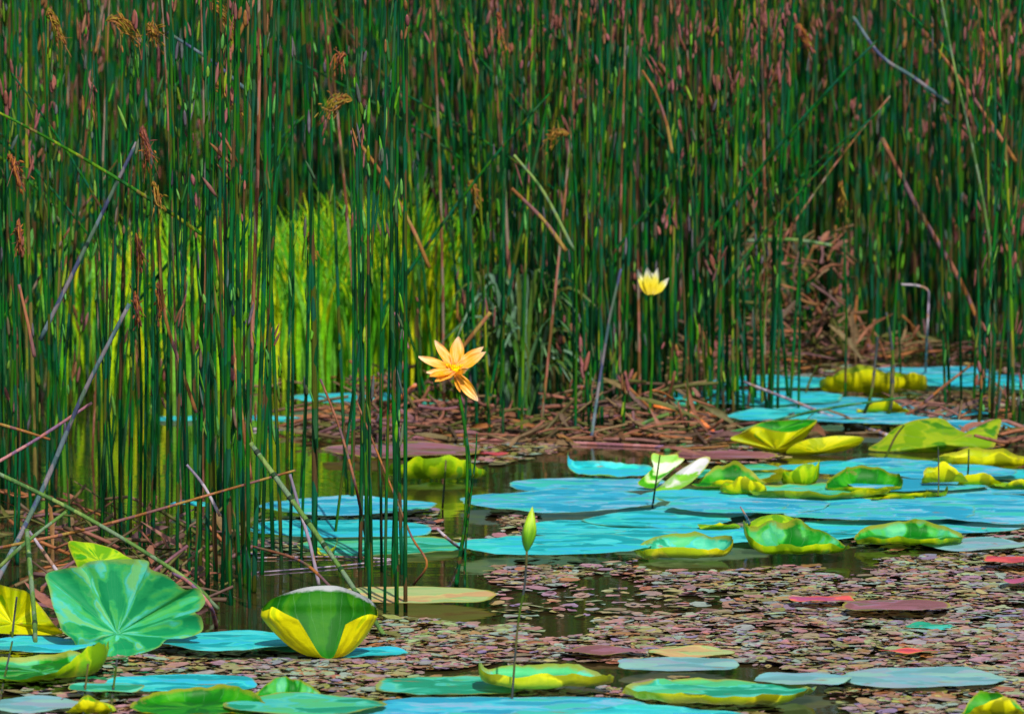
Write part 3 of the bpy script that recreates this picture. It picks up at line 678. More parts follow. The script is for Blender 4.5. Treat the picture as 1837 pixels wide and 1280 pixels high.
P('bright yellow crumpled leaf between two thin dark stems at right', 1695, 868, 42, 'yellow', [('f', .85, -.1), ('b', .8, .1)], name='lotus_leaf', cat='lotus leaf', rag=.1)
P('yellow flat leaf touching the crumpled yellow leaf', 1752, 868, 46, 'yellow', [('f', .45, .1)], name='lotus_leaf', cat='lotus leaf')
P('olive yellow humped leaf beside the white twig', 1392, 945, 56, 'lime', [('f', .1, .5)], cup=-.34, name='lotus_leaf', cat='lotus leaf')
P('narrow lime sliver of a pad left of the white twig', 1290, 943, 36, 'lime', [('f', .2, .2)])
P('olive pad fragment with pale rim under the crumpled yellow leaf', 1640, 885, 66, 'lime', [('f', .16, .3), ('r', .2, .4)])
P('yellow pad edge with brown fringe at the right side, before the right clump', 1765, 830, 92, 'yellow', [('f', .2, 2.0), ('b', .2, 1.2)])
P('ochre pad rim cut by the right edge of the picture', 1825, 868, 46, 'lime', [('f', .2, .2)])
# raised leaves at right middle
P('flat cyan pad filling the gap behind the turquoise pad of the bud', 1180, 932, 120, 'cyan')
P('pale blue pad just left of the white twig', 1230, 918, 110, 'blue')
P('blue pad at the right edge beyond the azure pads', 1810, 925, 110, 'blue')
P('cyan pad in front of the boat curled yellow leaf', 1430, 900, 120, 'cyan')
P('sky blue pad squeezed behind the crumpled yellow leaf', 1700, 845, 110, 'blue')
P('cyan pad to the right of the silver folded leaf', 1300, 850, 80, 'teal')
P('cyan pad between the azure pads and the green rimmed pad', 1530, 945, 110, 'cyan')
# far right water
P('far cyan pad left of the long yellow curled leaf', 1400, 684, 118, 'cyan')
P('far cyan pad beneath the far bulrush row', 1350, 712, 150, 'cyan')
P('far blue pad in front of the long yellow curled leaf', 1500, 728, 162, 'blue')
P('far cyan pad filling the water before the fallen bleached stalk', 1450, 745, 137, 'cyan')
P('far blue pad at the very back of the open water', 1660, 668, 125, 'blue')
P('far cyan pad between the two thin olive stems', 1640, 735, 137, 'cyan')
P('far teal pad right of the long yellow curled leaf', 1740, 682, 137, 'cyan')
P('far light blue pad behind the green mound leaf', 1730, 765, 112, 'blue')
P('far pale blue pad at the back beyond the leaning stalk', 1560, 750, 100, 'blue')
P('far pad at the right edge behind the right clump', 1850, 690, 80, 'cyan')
P('long yellow leaf curled at the back of the open water', 1567, 700, 104, 'lime', [('f', .36, 2.1), ('b', .3, 1.3)], name='lotus_leaf', cat='lotus leaf', rag=.08)
P('short yellow leaf in front of the long yellow curled leaf', 1585, 737, 48, 'yellow', [('f', .45, .1)], name='lotus_leaf', cat='lotus leaf')
P('small far teal pad behind the right bulrush row', 1240, 722, 60, 'teal')
P('small lime leaf with curled tip at the left of the right bulrush row', 1232, 703, 32, 'lime', [('f', .5, .1), ('r', .4, .3)], name='lotus_leaf', cat='lotus leaf')
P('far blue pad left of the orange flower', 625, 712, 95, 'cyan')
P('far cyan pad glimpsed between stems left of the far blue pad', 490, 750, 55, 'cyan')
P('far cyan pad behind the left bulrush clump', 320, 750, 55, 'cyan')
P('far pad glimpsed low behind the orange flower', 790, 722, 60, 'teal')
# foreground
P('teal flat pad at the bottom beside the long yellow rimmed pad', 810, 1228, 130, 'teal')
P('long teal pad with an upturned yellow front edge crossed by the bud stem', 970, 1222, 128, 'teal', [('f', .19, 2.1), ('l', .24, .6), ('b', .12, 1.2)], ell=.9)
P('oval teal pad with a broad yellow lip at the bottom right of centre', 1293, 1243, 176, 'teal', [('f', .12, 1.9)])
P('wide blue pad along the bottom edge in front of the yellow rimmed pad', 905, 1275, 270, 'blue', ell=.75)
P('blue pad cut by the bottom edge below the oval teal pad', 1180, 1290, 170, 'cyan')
P('pale grey blue pad with a pinkish back edge left of the coral leaf', 1215, 1190, 100, 'pale')
P('pinkish bleached pad lying behind the pale grey blue pad', 1240, 1168, 72, 'tan')
P('pale pad low in the leaf mat, left of two', 1440, 1216, 80, 'pale')
P('pale pad low in the leaf mat, right of two', 1655, 1214, 135, 'pale')
P('small teal pad alone in the leaf mat', 1670, 1122, 46, 'teal')
P('coral pink leaf floating alone in the brown mat', 1475, 1073, 56, 'coral', ell=.8, rag=.1, name='fallen_leaf', cat='leaf')
P('long coral red leaf near the small teal pad', 1628, 1166, 48, 'coral', ell=.5, rag=.1, name='fallen_leaf', cat='leaf')
P('coral leaf cut by the right edge of the picture', 1822, 1003, 58, 'coral', rag=.1, name='fallen_leaf', cat='leaf')
P('smaller coral leaf below the one at the right edge', 1830, 1040, 34, 'coral', rag=.1, name='fallen_leaf', cat='leaf')
P('small coral leaf behind the lime green pad with the yellow front', 875, 812, 40, 'coral', ell=.6, rag=.1, name='fallen_leaf', cat='leaf')
P('mauve decaying pad right of the coral leaf', 1605, 1084, 86, 'mauve', rag=.1)
P('reddish decaying pad in the middle of the leaf mat', 1080, 1165, 70, 'mauve', rag=.12, ell=.7)
P('mauve decaying pad beyond the silver folded leaf', 1300, 815, 90, 'mauve', rag=.1)
P('brown mauve decaying pad in the gap behind the pool', 720, 806, 130, 'mauve', rag=.1)
P('green upturned leaf corner at the bottom right of the picture', 1785, 1280, 60, 'deep', [('f', .5, .0), ('b', .5, .1)], name='lotus_leaf', cat='lotus leaf')
P('small pad with both edges rolled up yellow, near the bottom left', 515, 1250, 62, 'green', [('f', .22, 1.6), ('b', .45, 1.3)], rag=.05)
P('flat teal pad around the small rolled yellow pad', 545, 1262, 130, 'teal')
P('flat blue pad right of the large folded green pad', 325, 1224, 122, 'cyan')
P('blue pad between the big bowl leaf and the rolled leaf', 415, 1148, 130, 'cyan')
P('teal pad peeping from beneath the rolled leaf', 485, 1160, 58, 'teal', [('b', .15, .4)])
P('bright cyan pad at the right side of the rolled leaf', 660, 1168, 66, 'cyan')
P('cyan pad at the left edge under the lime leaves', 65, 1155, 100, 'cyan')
P('large green pad folded over at its right, in the lower left corner', 75, 1204, 150, 'green', [('r', .34, .3), ('fr', .24, .35), ('b', .10, 1.4)], rag=.05)
P('blue pad cut by the bottom left corner', 60, 1262, 92, 'pale')
P('teal pad tip under the folded green pad', 190, 1232, 62, 'teal')
P('dark green pad with curled back rim along the bottom left', 355, 1268, 120, 'deep', [('b', .2, 1.7)])
P('small lime leaf cut by the bottom edge beneath the thin stems', 165, 1275, 45, 'lime', [('f', .5, 0), ('b', .4, .1)], name='lotus_leaf', cat='lotus leaf')

# ---- the two big leaves and their neighbours --------------------------------
def outline_leaf(name, label, outl, cen, Y, lean, depth, mat, stalk_to=None, pw=1.6, bulge=None, root=None):
    """raised leaf whose outline is given in photo pixels; it lies on a plane leaning back by `lean` (m per m), dished by `depth` m at the stalk"""
    c0 = at(cen[0], cen[1], Y)
    n = len(outl); per = 5; ring = []
    for i in range(n):
        a, b = [Vector((*outl[j % n], 0)) for j in (i, i + 1)]; z_, d = Vector((*outl[i - 1], 0)), Vector((*outl[(i + 2) % n], 0))
        for k in range(per):
            t = k / per
            ring.append(0.5 * ((2 * a) + (b - z_) * t + (2 * z_ - 5 * a + 4 * b - d) * t * t + (3 * a - z_ - 3 * b + d) * t ** 3))
    NA = len(ring); NR = 16; vs = [Vector((0, 0, 0))]; fs = []
    def place(px, py, rr, th):
        dz = (cen[1] - py) / FPX * Y                     # height above the centre
        q = at(px, py, Y + dz * lean)
        off = -depth * (rr ** pw)                        # rim comes toward the viewer
        if bulge: off += bulge(rr, th, dz)
        off += .006 * mnoise.noise(Vector((px * .02, py * .02, 1))) * rr
        q += (q - Vector((0, 0, CAMH))).normalized() * off
        return q - c0
    for i in range(1, NR + 1):
        s_ = i / NR
        for k, q in enumerate(ring):
            th = 2 * math.pi * k / NA
            vs.append(place(cen[0] + (q.x - cen[0]) * s_, cen[1] + (q.y - cen[1]) * s_, s_, th))
    for k in range(NA): fs.append((0, 1 + k, 1 + (k + 1) % NA))
    for i in range(NR - 1):
        b = 1 + i * NA
        for k in range(NA): k2 = (k + 1) % NA; fs.append((b + k, b + NA + k, b + NA + k2, b + k2))
    e = root or empty(name, (c0.x, c0.y, 0), label, 'lotus leaf')
    o = mesh_obj('leaf_blade', vs, fs, M[mat], e, c0 - e.location, uvs=[(0, 0)] + [(k / NA, i / NR) for i in range(1, NR + 1) for k in range(NA)])
    # upper side must look at the viewer: check a face
    o.data.update(); nsum = sum((p.normal.y * p.area for p in o.data.polygons))
    if nsum > 0: o.data.flip_normals()
    if stalk_to:
        m2 = MB(); m2.tube(spline([(stalk_to[0], stalk_to[1], -.05), (stalk_to[0] * .5, stalk_to[1] * .6, c0.z * .5), (0, .004, c0.z)], 6), [.007] * 7, 8)
        m2.build('leaf_stalk', M['stemgreen'], e)
    return e
Yb = ground(200, 1182).y + .12
outline_leaf('lotus_leaf', 'big blue green bowl shaped leaf with ragged rim standing at the lower left',
    [(82, 1030), (110, 1020), (142, 1016), (152, 1010), (170, 1005), (205, 1003), (240, 1002), (266, 1006), (270, 1020), (300, 1032), (330, 1056), (352, 1054), (364, 1066), (368, 1080), (358, 1094), (350, 1098), (362, 1108), (362, 1132), (330, 1144), (300, 1146), (285, 1160), (250, 1172), (200, 1180), (165, 1178), (140, 1164), (130, 1146), (112, 1132), (104, 1110), (94, 1084), (88, 1056)],
    (210, 1136), Yb, .6, .085, 'big', (.02, .12), 1.3, lambda r, th, dz: .05 * max(0, -dz * 14) * r + .018 * math.sin(3 * th + .5) * r ** .8 + .012 * math.sin(5 * th + 2) * r * r + .005 * math.sin(13 * th) * r * r)
outline_leaf('lotus_leaf', 'lime green leaf top bending behind the big bowl leaf',
    [(122, 972), (150, 972), (170, 974), (205, 984), (225, 996), (245, 1006), (250, 1020), (200, 1030), (150, 1030), (136, 1010)],
    (180, 1006), Yb + .25, .5, -.02, 'lime', (.0, .04))
outline_leaf('lotus_leaf', 'upright lime and yellow leaf cut by the left edge below the crossed stalks',
    [(-40, 1050), (-10, 1046), (14, 1052), (34, 1056), (50, 1062), (72, 1086), (96, 1118), (112, 1136), (60, 1138), (-10, 1134), (-50, 1120)],
    (22, 1118), Yb + .25, .4, .04, 'yellow', (.0, .04), 1.2, lambda r, th, dz: .02 * math.sin(5 * th) * r)

Yv = ground(1200, 884).y
sl = outline_leaf('lotus_leaf', 'silver edged leaf folded into an open V with green sides', [(1172, 882), (1188, 868), (1212, 848), (1240, 830), (1258, 820), (1274, 820), (1268, 836), (1250, 856), (1232, 870), (1205, 882)], (1205, 870), Yv, 1.2, .03, 'silver', None, 1.3)
outline_leaf('', '', [(1144, 866), (1160, 850), (1172, 836), (1168, 822), (1172, 812), (1190, 816), (1214, 814), (1218, 820), (1228, 824), (1210, 840), (1188, 858), (1176, 874), (1158, 874)], (1178, 860), Yv + .03, 1.0, .03, 'silver2', None, 1.3, root=sl)
Ym = ground(1670, 812).y
outline_leaf('lotus_leaf', 'large lime green mound leaf drooping over the water before the right clump', [(1558, 806), (1580, 790), (1602, 770), (1626, 758), (1652, 751), (1690, 750), (1712, 766), (1735, 776), (1758, 768), (1772, 756), (1796, 752), (1790, 780), (1778, 806), (1730, 812), (1670, 812), (1610, 810)], (1690, 796), Ym, 1.5, -.07, 'moss', None, 1.5, lambda r, th, dz: .025 * math.sin(4 * th) * r)
Yl = ground(1390, 815).y
outline_leaf('lotus_leaf', 'lime yellow cupped leaf standing above the water with a pointed left end', [(1310, 786), (1336, 774), (1356, 764), (1390, 772), (1420, 774), (1448, 764), (1466, 754), (1452, 776), (1432, 798), (1408, 812), (1376, 808), (1340, 798)], (1392, 806), Yl, -.8, -.03, 'yellow', None, 1.5, lambda r, th, dz: .008 * math.sin(7 * th) * r)
outline_leaf('', '', [(1318, 784), (1350, 764), (1372, 756), (1405, 754), (1440, 752), (1466, 753), (1446, 768), (1420, 778), (1390, 778), (1356, 772)], (1392, 772), Yl + .07, 1.2, .03, 'deep', None, 1.5, root=col.objects[-2])
outline_leaf('lotus_leaf', 'plain yellow leaf lying low beside the lime cupped leaf', [(1410, 813), (1424, 797), (1450, 787), (1475, 784), (1505, 781), (1548, 784), (1540, 798), (1510, 809), (1475, 814), (1440, 816)], (1470, 810), ground(1470, 818).y, -.5, -.03, 'yellow', None, 1.5)

# rolled leaf: an open cone, yellow outside, green within
def rolled_leaf():
    base = ground(590, 1185); Yc = base.y
    s_ = Yc / FPX
    root = empty('lotus_leaf', (base.x, base.y, 0), 'rolled cone shaped leaf, yellow outside and vivid green within, by the dark pool', 'lotus leaf')
    # angle th: 0 = back middle, +-pi = front; the front slit leaves a V
    NA, NH = 72, 26; vs = []; fs = []
    for j in range(NH + 1):
        v = j / NH
        for k in range(NA + 1):
            u = -1 + 2 * k / NA
            th = u * math.pi * .90
            # rim height: back high, flaps high at the sides and dropping to the slit
            au = abs(u)
            if u < 0: rim = 127 - 40 * min(1, au / .6) ** 2.3 + 16 * math.sin(1.57 * max(0, (au - .6) / .4)) - 26 * max(0, (au - .8) / .2) ** 2
            else: rim = 127 - 48 * min(1, au / .6) ** 1.9 + 9 * math.sin(1.57 * max(0, (au - .6) / .4)) - 20 * max(0, (au - .8) / .2) ** 2
            hh = rim * (v ** .8)
            # half width grows with height
            g = (min(1, (hh / 78.0)) ** .45)
            if hh > 78: g *= 1 - .30 * ((hh - 78) / 46) ** 2
            wl, wr = 122 * g, 90 * g
            x = math.sin(th) * (wl if th < 0 else wr)
            yb = math.cos(th) * 46 * g ** 1.2 + 14 * v * max(0, math.cos(th)) ** 2 + (18 * max(0, (hh - 92) / 32) if abs(th) < 1.4 else 0)
            # flap edge leans away from the slit as it rises
            if au > .72: x *= 1 + (au - .72) * (2.0 if u < 0 else 1.3) * min(1, (hh / 90) ** 1.5)
            x += 4 * math.sin(6 * th + 1) * v * .4
            vs.append(Vector((x * s_, yb * s_, hh * s_ + .004)))
    W = NA + 1
    for j in range(NH):
        for k in range(NA): fs.append((j * W + k, (j + 1) * W + k, (j + 1) * W + k + 1, j * W + k + 1))
    o = mesh_obj('leaf_blade', vs, fs, M['curl'], root, uvs=[(k / NA, j / NH - .5 * max(0, abs(-1 + 2 * k / NA - .13) - .28)) for j in range(NH + 1) for k in range(NA + 1)])
    o.data.update()
    # upper (green) side faces inward
    mid = [p for p in o.data.polygons if abs(p.center.x) < .05 and p.center.y > .02 and p.center.z > .05]
    if mid and sum(p.normal.y for p in mid) > 0: o.data.flip_normals()
    return root
rolled_leaf()

# ---- stalks ----------------------------------------------------------------
def stalk(name, label, cat, pts, wpx, mat, nodes=0, taper=.75, n=18):
    """pts: (px, py, Y or None = on the water)"""
    W = []
    for q in pts:
        W.append(ground(q[0], q[1], .004) if q[2] is None else at(*q))
    ps = spline(W, n); Ym = W[0].y; r0 = wpx * .78 * Ym / FPX / 2
    base = Vector((W[0].x, W[0].y, max(0, W[0].z)))
    mbx = MB(); m = len(ps)
    mbx.tube(ps, [r0 * (1 - (1 - taper) * i / (m - 1)) * (1 + .12 * mnoise.noise(p * 30)) for i, p in enumerate(ps)], 9)
    if not nodes:
        return tag(mbx.build(name, M[mat], loc=base), label, cat)
    e = empty(name, base, label, cat)
    o = mesh_obj('stem', [v - base for v in mbx.v], mbx.f, M[mat], e)
    for k in range(nodes):
        u = (k + .6) / nodes * (m - 1); i = int(u); i = min(i, m - 2); p = ps[i].lerp(ps[i + 1], u - i); t = (ps[i + 1] - ps[i]).normalized()
        nb_ = MB(); rr = r0 * (1 - (1 - taper) * u / (m - 1)) * 1.22
        nb_.tube([p - base - t * .006, p - base - t * .002, p - base + t * .002, p - base + t * .006], [rr * .92, rr, rr, rr * .92], 9); nb_.build('node', M['node'], e)
    return e
S = stalk; B = 'stalk'
S('leaning_stalk', 'long blue grey stalk leaning right, its upper end among the left bulrushes', B, [(72, 610, 16.8), (160, 430, 16.8), (245, 255, 16.8)], 11, 'grey')
S('leaning_stalk', 'thick blue grey stalk crossing down to the left edge above the crossed twigs', B, [(-20, 1070, None), (75, 880, 15.9), (150, 705, 15.9), (232, 545, 15.9)], 13, 'grey')
S('leaning_stalk', 'olive grey stalk slanting down from the left edge to behind the big bowl leaf', B, [(392, 1092, 15.25), (330, 1035, 15.25), (150, 925, 15.3), (-30, 836, 15.35)], 10, 'sage', taper=1)
S('leaning_stalk', 'thin orange brown stalk rising gently from the left edge towards the pool', B, [(-40, 990, 15.35), (170, 945, 15.35), (400, 880, 15.4), (530, 843, 15.4)], 8, 'tan_stalk', taper=.7)
S('leaning_stalk', 'mauve twig rising right at the left edge, crossing a straw twig', B, [(-20, 838, 16.0), (70, 785, 16.0), (165, 722, 16.0)], 9, 'purple')
S('leaning_stalk', 'short straw twig sloping down at the left edge', B, [(-20, 755, 16.0), (40, 772, 16.0), (90, 788, 16.0)], 8, 'tan_stalk')
S('jointed_stalk', 'jointed sage green stalk slanting down to the rolled leaf', B, [(690, 1140, None), (610, 1018, 15.0), (530, 905, 15.1), (450, 795, 15.2)], 11, 'sage', nodes=8, taper=1.15)
S('leaning_stalk', 'bleached white stalk hanging beside the jointed green stalk', B, [(572, 1048, 15.6), (556, 975, 15.6), (538, 915, 15.6), (520, 850, 15.6)], 9, 'white')
S('leaning_stalk', 'rusty broken stalk in the pool behind the rolled leaf', B, [(615, 1076, None), (560, 1020, 15.5), (520, 998, 15.6), (455, 980, 15.7)], 8, 'brown')
S('leaning_stalk', 'thin rust stalk bent into a hook over the dark pool', B, [(742, 1048, None), (766, 1010, 15.8), (740, 965, 15.9), (715, 905, 16), (640, 720, 16.2)], 6, 'brown')
S('leaning_stalk', 'thin pinkish brown stalk leaning left among the pool stems', B, [(660, 985, None), (640, 880, 16.2), (610, 770, 16.3), (575, 680, 16.4)], 7, 'brown')
S('leaning_stalk', 'tan stalk leaning left above the green grass and the flower', B, [(770, 480, 18.6), (740, 410, 18.6), (690, 320, 18.6), (628, 235, 18.6)], 10, 'tan_stalk', taper=.8)
S('leaning_stalk', 'short pinkish stalk leaning left in the middle of the reeds', B, [(1015, 450, 19.5), (975, 395, 19.5), (918, 338, 19.5)], 11, 'tan_stalk')
S('leaning_stalk', 'grey green stalk just above the short pinkish stalk', B, [(1030, 450, 19.6), (975, 345, 19.6), (922, 278, 19.6)], 9, 'sage')
S('leaning_stalk', 'orange brown blade like stalk high left of the white lotus', B, [(1206, 275, 20), (1195, 220, 20), (1175, 165, 20), (1152, 126, 20)], 9, 'tan_stalk', taper=.6)
S('leaning_stalk', 'pale blue thin stalk left of the white lotus', B, [(1060, 790, None), (1076, 680, 20), (1094, 570, 20), (1114, 482, 20)], 8, 'grey', taper=.8)
S('leaning_stalk', 'long purple brown stalk slanting through the right reeds', B, [(1762, 590, 21.2), (1715, 490, 21.2), (1650, 380, 21.2), (1582, 248, 21.2)], 12, 'brown', taper=.9)
S('leaning_stalk', 'tan stalk slanting at the upper right corner', B, [(1822, 290, 21), (1790, 240, 21), (1735, 160, 21), (1668, 70, 21)], 10, 'tan_stalk', taper=.7)
S('leaning_stalk', 'thin green stalk with magenta tip running down the right side', B, [(1783, 490, 20.6), (1762, 350, 20.6), (1735, 220, 20.6), (1712, 120, 20.6), (1685, -20, 20.6)], 7, 'sage', taper=.8)
S('leaning_stalk', 'grey green stalk slanting at the top of the right reeds', B, [(1702, 186, 21), (1640, 140, 21), (1580, 100, 21), (1530, 30, 21)], 10, 'grey')
S('leaning_stalk', 'blue grey stalk slanting right near the top left', B, [(440, 160, 17.6), (380, 110, 17.6), (300, 58, 17.6)], 9, 'grey')
S('leaning_stalk', 'orange brown stalk slanting left near the top left', B, [(402, 118, 17.5), (430, 60, 17.5), (465, -20, 17.5)], 10, 'tan_stalk')
S('leaning_stalk', 'brown stalk winding down through the left bulrushes', B, [(450, 860, 16.4), (430, 720, 16.4), (412, 580, 16.5), (382, 430, 16.5)], 10, 'tan_stalk', taper=.8)
S('leaning_stalk', 'ochre stalk leaning left of the winding brown stalk', B, [(352, 740, 16.3), (325, 660, 16.3), (295, 560, 16.3), (285, 430, 16.3)], 9, 'tan_stalk', taper=.8)
S('leaning_stalk', 'short ochre stalk leaning at the far left', B, [(62, 640, 16.0), (50, 580, 16.0), (34, 510, 16.0)], 9, 'tan_stalk')
S('fallen_stalk', 'bleached stalk fallen across the far cyan pads', B, [(1592, 780, None), (1500, 750, 20.5), (1420, 718, 20.7), (1335, 685, 20.9)], 9, 'white')
S('fallen_stalk', 'rusty stalk rising right from the fallen bleached stalk', B, [(1572, 775, None), (1640, 735, 20.7), (1690, 695, 20.8), (1745, 652, 20.9)], 8, 'brown')
S('fallen_stalk', 'thick dark green stalk lying behind the silver folded leaf', B, [(1195, 808, None), (1265, 788, 20.1), (1340, 768, 20.2), (1470, 735, 20.3), (1625, 712, 20.5)], 11, 'dkgreen', taper=.5)
S('fallen_stalk', 'orange broken stalk bent over beside the right bulrush row', B, [(1280, 775, None), (1240, 742, 20.3), (1215, 735, 20.3), (1172, 728, 20.3)], 11, 'orange')
S('fallen_stalk', 'pale grey stub crossing the foot of the orange broken stalk', B, [(1120, 780, None), (1160, 757, 20.2), (1200, 742, 20.2)], 9, 'sage', taper=1)
S('fallen_stalk', 'long mauve reed floating across the foot of the central clump', B, [(1190, 801, None), (1000, 793, None), (830, 787, None), (655, 782, None)], 8, 'purple', taper=1)
S('fallen_stalk', 'bleached reed floating left of the mauve floating reed', B, [(455, 770, None), (520, 763, None), (600, 758, None)], 7, 'white', taper=1)
S('bent_twig', 'bleached twig bent at a right angle in the right reeds', B, [(1660, 672, None), (1663, 600, 22), (1666, 540, 22), (1664, 520, 22), (1645, 512, 22), (1617, 510, 22)], 5, 'white', taper=1, n=30)
S('leaning_stalk', 'horizontal grey green stalk hanging in the right reeds', B, [(1340, 432, 22.4), (1420, 430, 22.4), (1492, 440, 22.4)], 9, 'sage', taper=1)
S('leaning_stalk', 'orange stalk rising right to the orange flower from the litter', B, [(660, 765, None), (700, 730, 19.5), (745, 690, 19.3)], 9, 'orange', taper=1)
S('leaning_stalk', 'brown pink stalk behind the petals of the orange flower', B, [(800, 660, 18.6), (840, 610, 18.6), (880, 560, 18.6)], 10, 'tan_stalk', taper=1)
S('leaning_stalk', 'pinkish short stalk left above the orange flower', B, [(732, 625, 18.4), (720, 590, 18.4), (708, 560, 18.4)], 8, 'purple', taper=.8)
S('drooping_stalk', 'pale yellow green stalk drooping over the lime leaf at the left edge', B, [(64, 1178, None), (62, 1110, 14.6), (55, 1030, 14.7), (48, 950, 14.8)], 11, 'sage', nodes=2, taper=1.1)
S('leaning_stalk', 'sage green blade crossing the knot of stalks at the left edge', B, [(-5, 1020, 14.9), (50, 970, 14.9), (118, 918, 14.95)], 10, 'sage')
S('leaning_stalk', 'short bleached mauve stub in the knot of stalks at the left edge', B, [(105, 1028, 15.0), (75, 985, 15.0), (52, 952, 15.0)], 9, 'white')
S('leaning_stalk', 'short bleached stub standing between the left bulrushes', B, [(395, 925, 15.6), (365, 870, 15.6), (335, 833, 15.6)], 8, 'white')
S('fallen_stalk', 'dark red broken reed tip at the right side of the big bowl leaf', B, [(388, 1122, None), (376, 1085, 14.8), (340, 1045, 14.9), (310, 1028, 15)], 10, 'purple')
S('floating_reed', 'thin pale reed lying in the dark pool, farther of two', B, [(715, 1003, None), (600, 998, None), (455, 1000, None)], 4, 'white', taper=.8)
S('floating_reed', 'thin pale reed lying in the dark pool, nearer of two', B, [(705, 1004, None), (600, 1015, None), (460, 1026, None)], 4, 'white', taper=.8)
S('pale_twig', 'pale curved twig lying on the teal pad left of the bud', 'twig', [(832, 987, None), (806, 968, 16.4), (784, 948, 16.4)], 8, 'white', taper=.8)
S('pale_twig', 'white pointed twig standing beside the olive yellow humped leaf', 'twig', [(1348, 946, None), (1338, 925, 17), (1328, 908, 17)], 8, 'white', taper=.4)
for lab, pts, wp in (
    ('thin dark stem in front of the silver folded leaf', [(1170, 912, None), (1176, 870, 17.6), (1184, 815, 17.6)], 5),
    ('thin dark stem left of the crumpled yellow leaf bud', [(1682, 900, None), (1684, 860, 18), (1683, 800, 18)], 4),
    ('thin dark stem right of the crumpled yellow leaf', [(1734, 868, None), (1737, 840, 18.3), (1738, 805, 18.3)], 5),
    ('thin olive stem leaning right before the far yellow leaf', [(1545, 752, None), (1562, 710, 20.6), (1570, 650, 20.7), (1575, 600, 20.7)], 8),
    ('thin olive stem upright beside the far yellow leaf', [(1592, 755, None), (1600, 710, 20.6), (1602, 640, 20.7), (1590, 560, 20.7)], 9),
    ('short rust stem leaning at the far cyan pads', [(1443, 716, None), (1450, 690, 21.7), (1466, 655, 21.7)], 6),
    ('thin stem over the lime pad with the yellow front', [(794, 910, None), (797, 870, 17.4), (800, 825, 17.4)], 5),
    ('thin stem in front of the green mound leaf', [(1588, 822, None), (1605, 785, 19.3), (1622, 762, 19.3)], 6),
    ('dark thin stem at the bottom left, left of two on the folded pad', [(148, 1300, None), (152, 1245, 13.6), (158, 1190, 13.65)], 6),
    ('dark thin stem at the bottom left, right of two on the folded pad', [(196, 1300, None), (202, 1245, 13.6), (210, 1182, 13.65)], 7),
    ('dark thin stem slanting at the bottom left corner', [(-4, 1275, None), (8, 1215, 13.9), (22, 1150, 14)], 6),
    ('dark thin stem rising over the cyan pad at the left edge', [(20, 1172, None), (24, 1120, 14.6), (30, 1070, 14.6)], 6)):
    S('thin_stem', lab, 'stem', pts, wp, 'thin')

# ---- seed heads ------------------------------------------------------------
def seed_head(label, px, py, Y, dirx, size, mat, nod):
    top = at(px, py, Y); base = Vector((top.x + U(-.03, .03), Y + .05, 0))
    e = empty('seeding_bulrush', base, label, 'bulrush')
    ps = spline([(0, 0, -.05), ((top.x - base.x) * .4 + .01, -.02, top.z * .5), tuple(top - base)], 12)
    m1 = MB(); m1.tube(ps, [.0045 * (1 - .4 * i / 12) for i in range(13)], 7); m1.build('stem', M['reed'], e)
    m2 = MB(); t0 = top - base
    for k in range(random.randint(16, 22)):
        L = size * U(.55, 1.1); a = G(0, .35); up = U(.0, .5) * nod
        p1 = t0 + Vector((dirx * L * .35, G(0, .012), L * .30 * up + G(0, .006))); p2 = t0 + Vector((dirx * L * .8 + a * .01, G(0, .02), L * (.1 - .55 * nod) + G(0, .012))); p3 = t0 + Vector((dirx * L * 1.05 + G(0, .012), G(0, .03), L * (-.2 - .8 * nod) + G(0, .024)))
        pp = spline([t0, p1, p2, p3], 7); m2.blade(pp, U(.0016, .0038), Vector((0, -1, .4)), G(0, .8))
        for _ in range(2): m2.spindle(pp[random.randint(3, 7)] + Vector((G(0, .003), G(0, .003), G(0, .003))), (pp[6] - pp[4]), U(.012, .03), U(.0035, .007))
    m2.build('seed_head', M[mat], e)
    return e
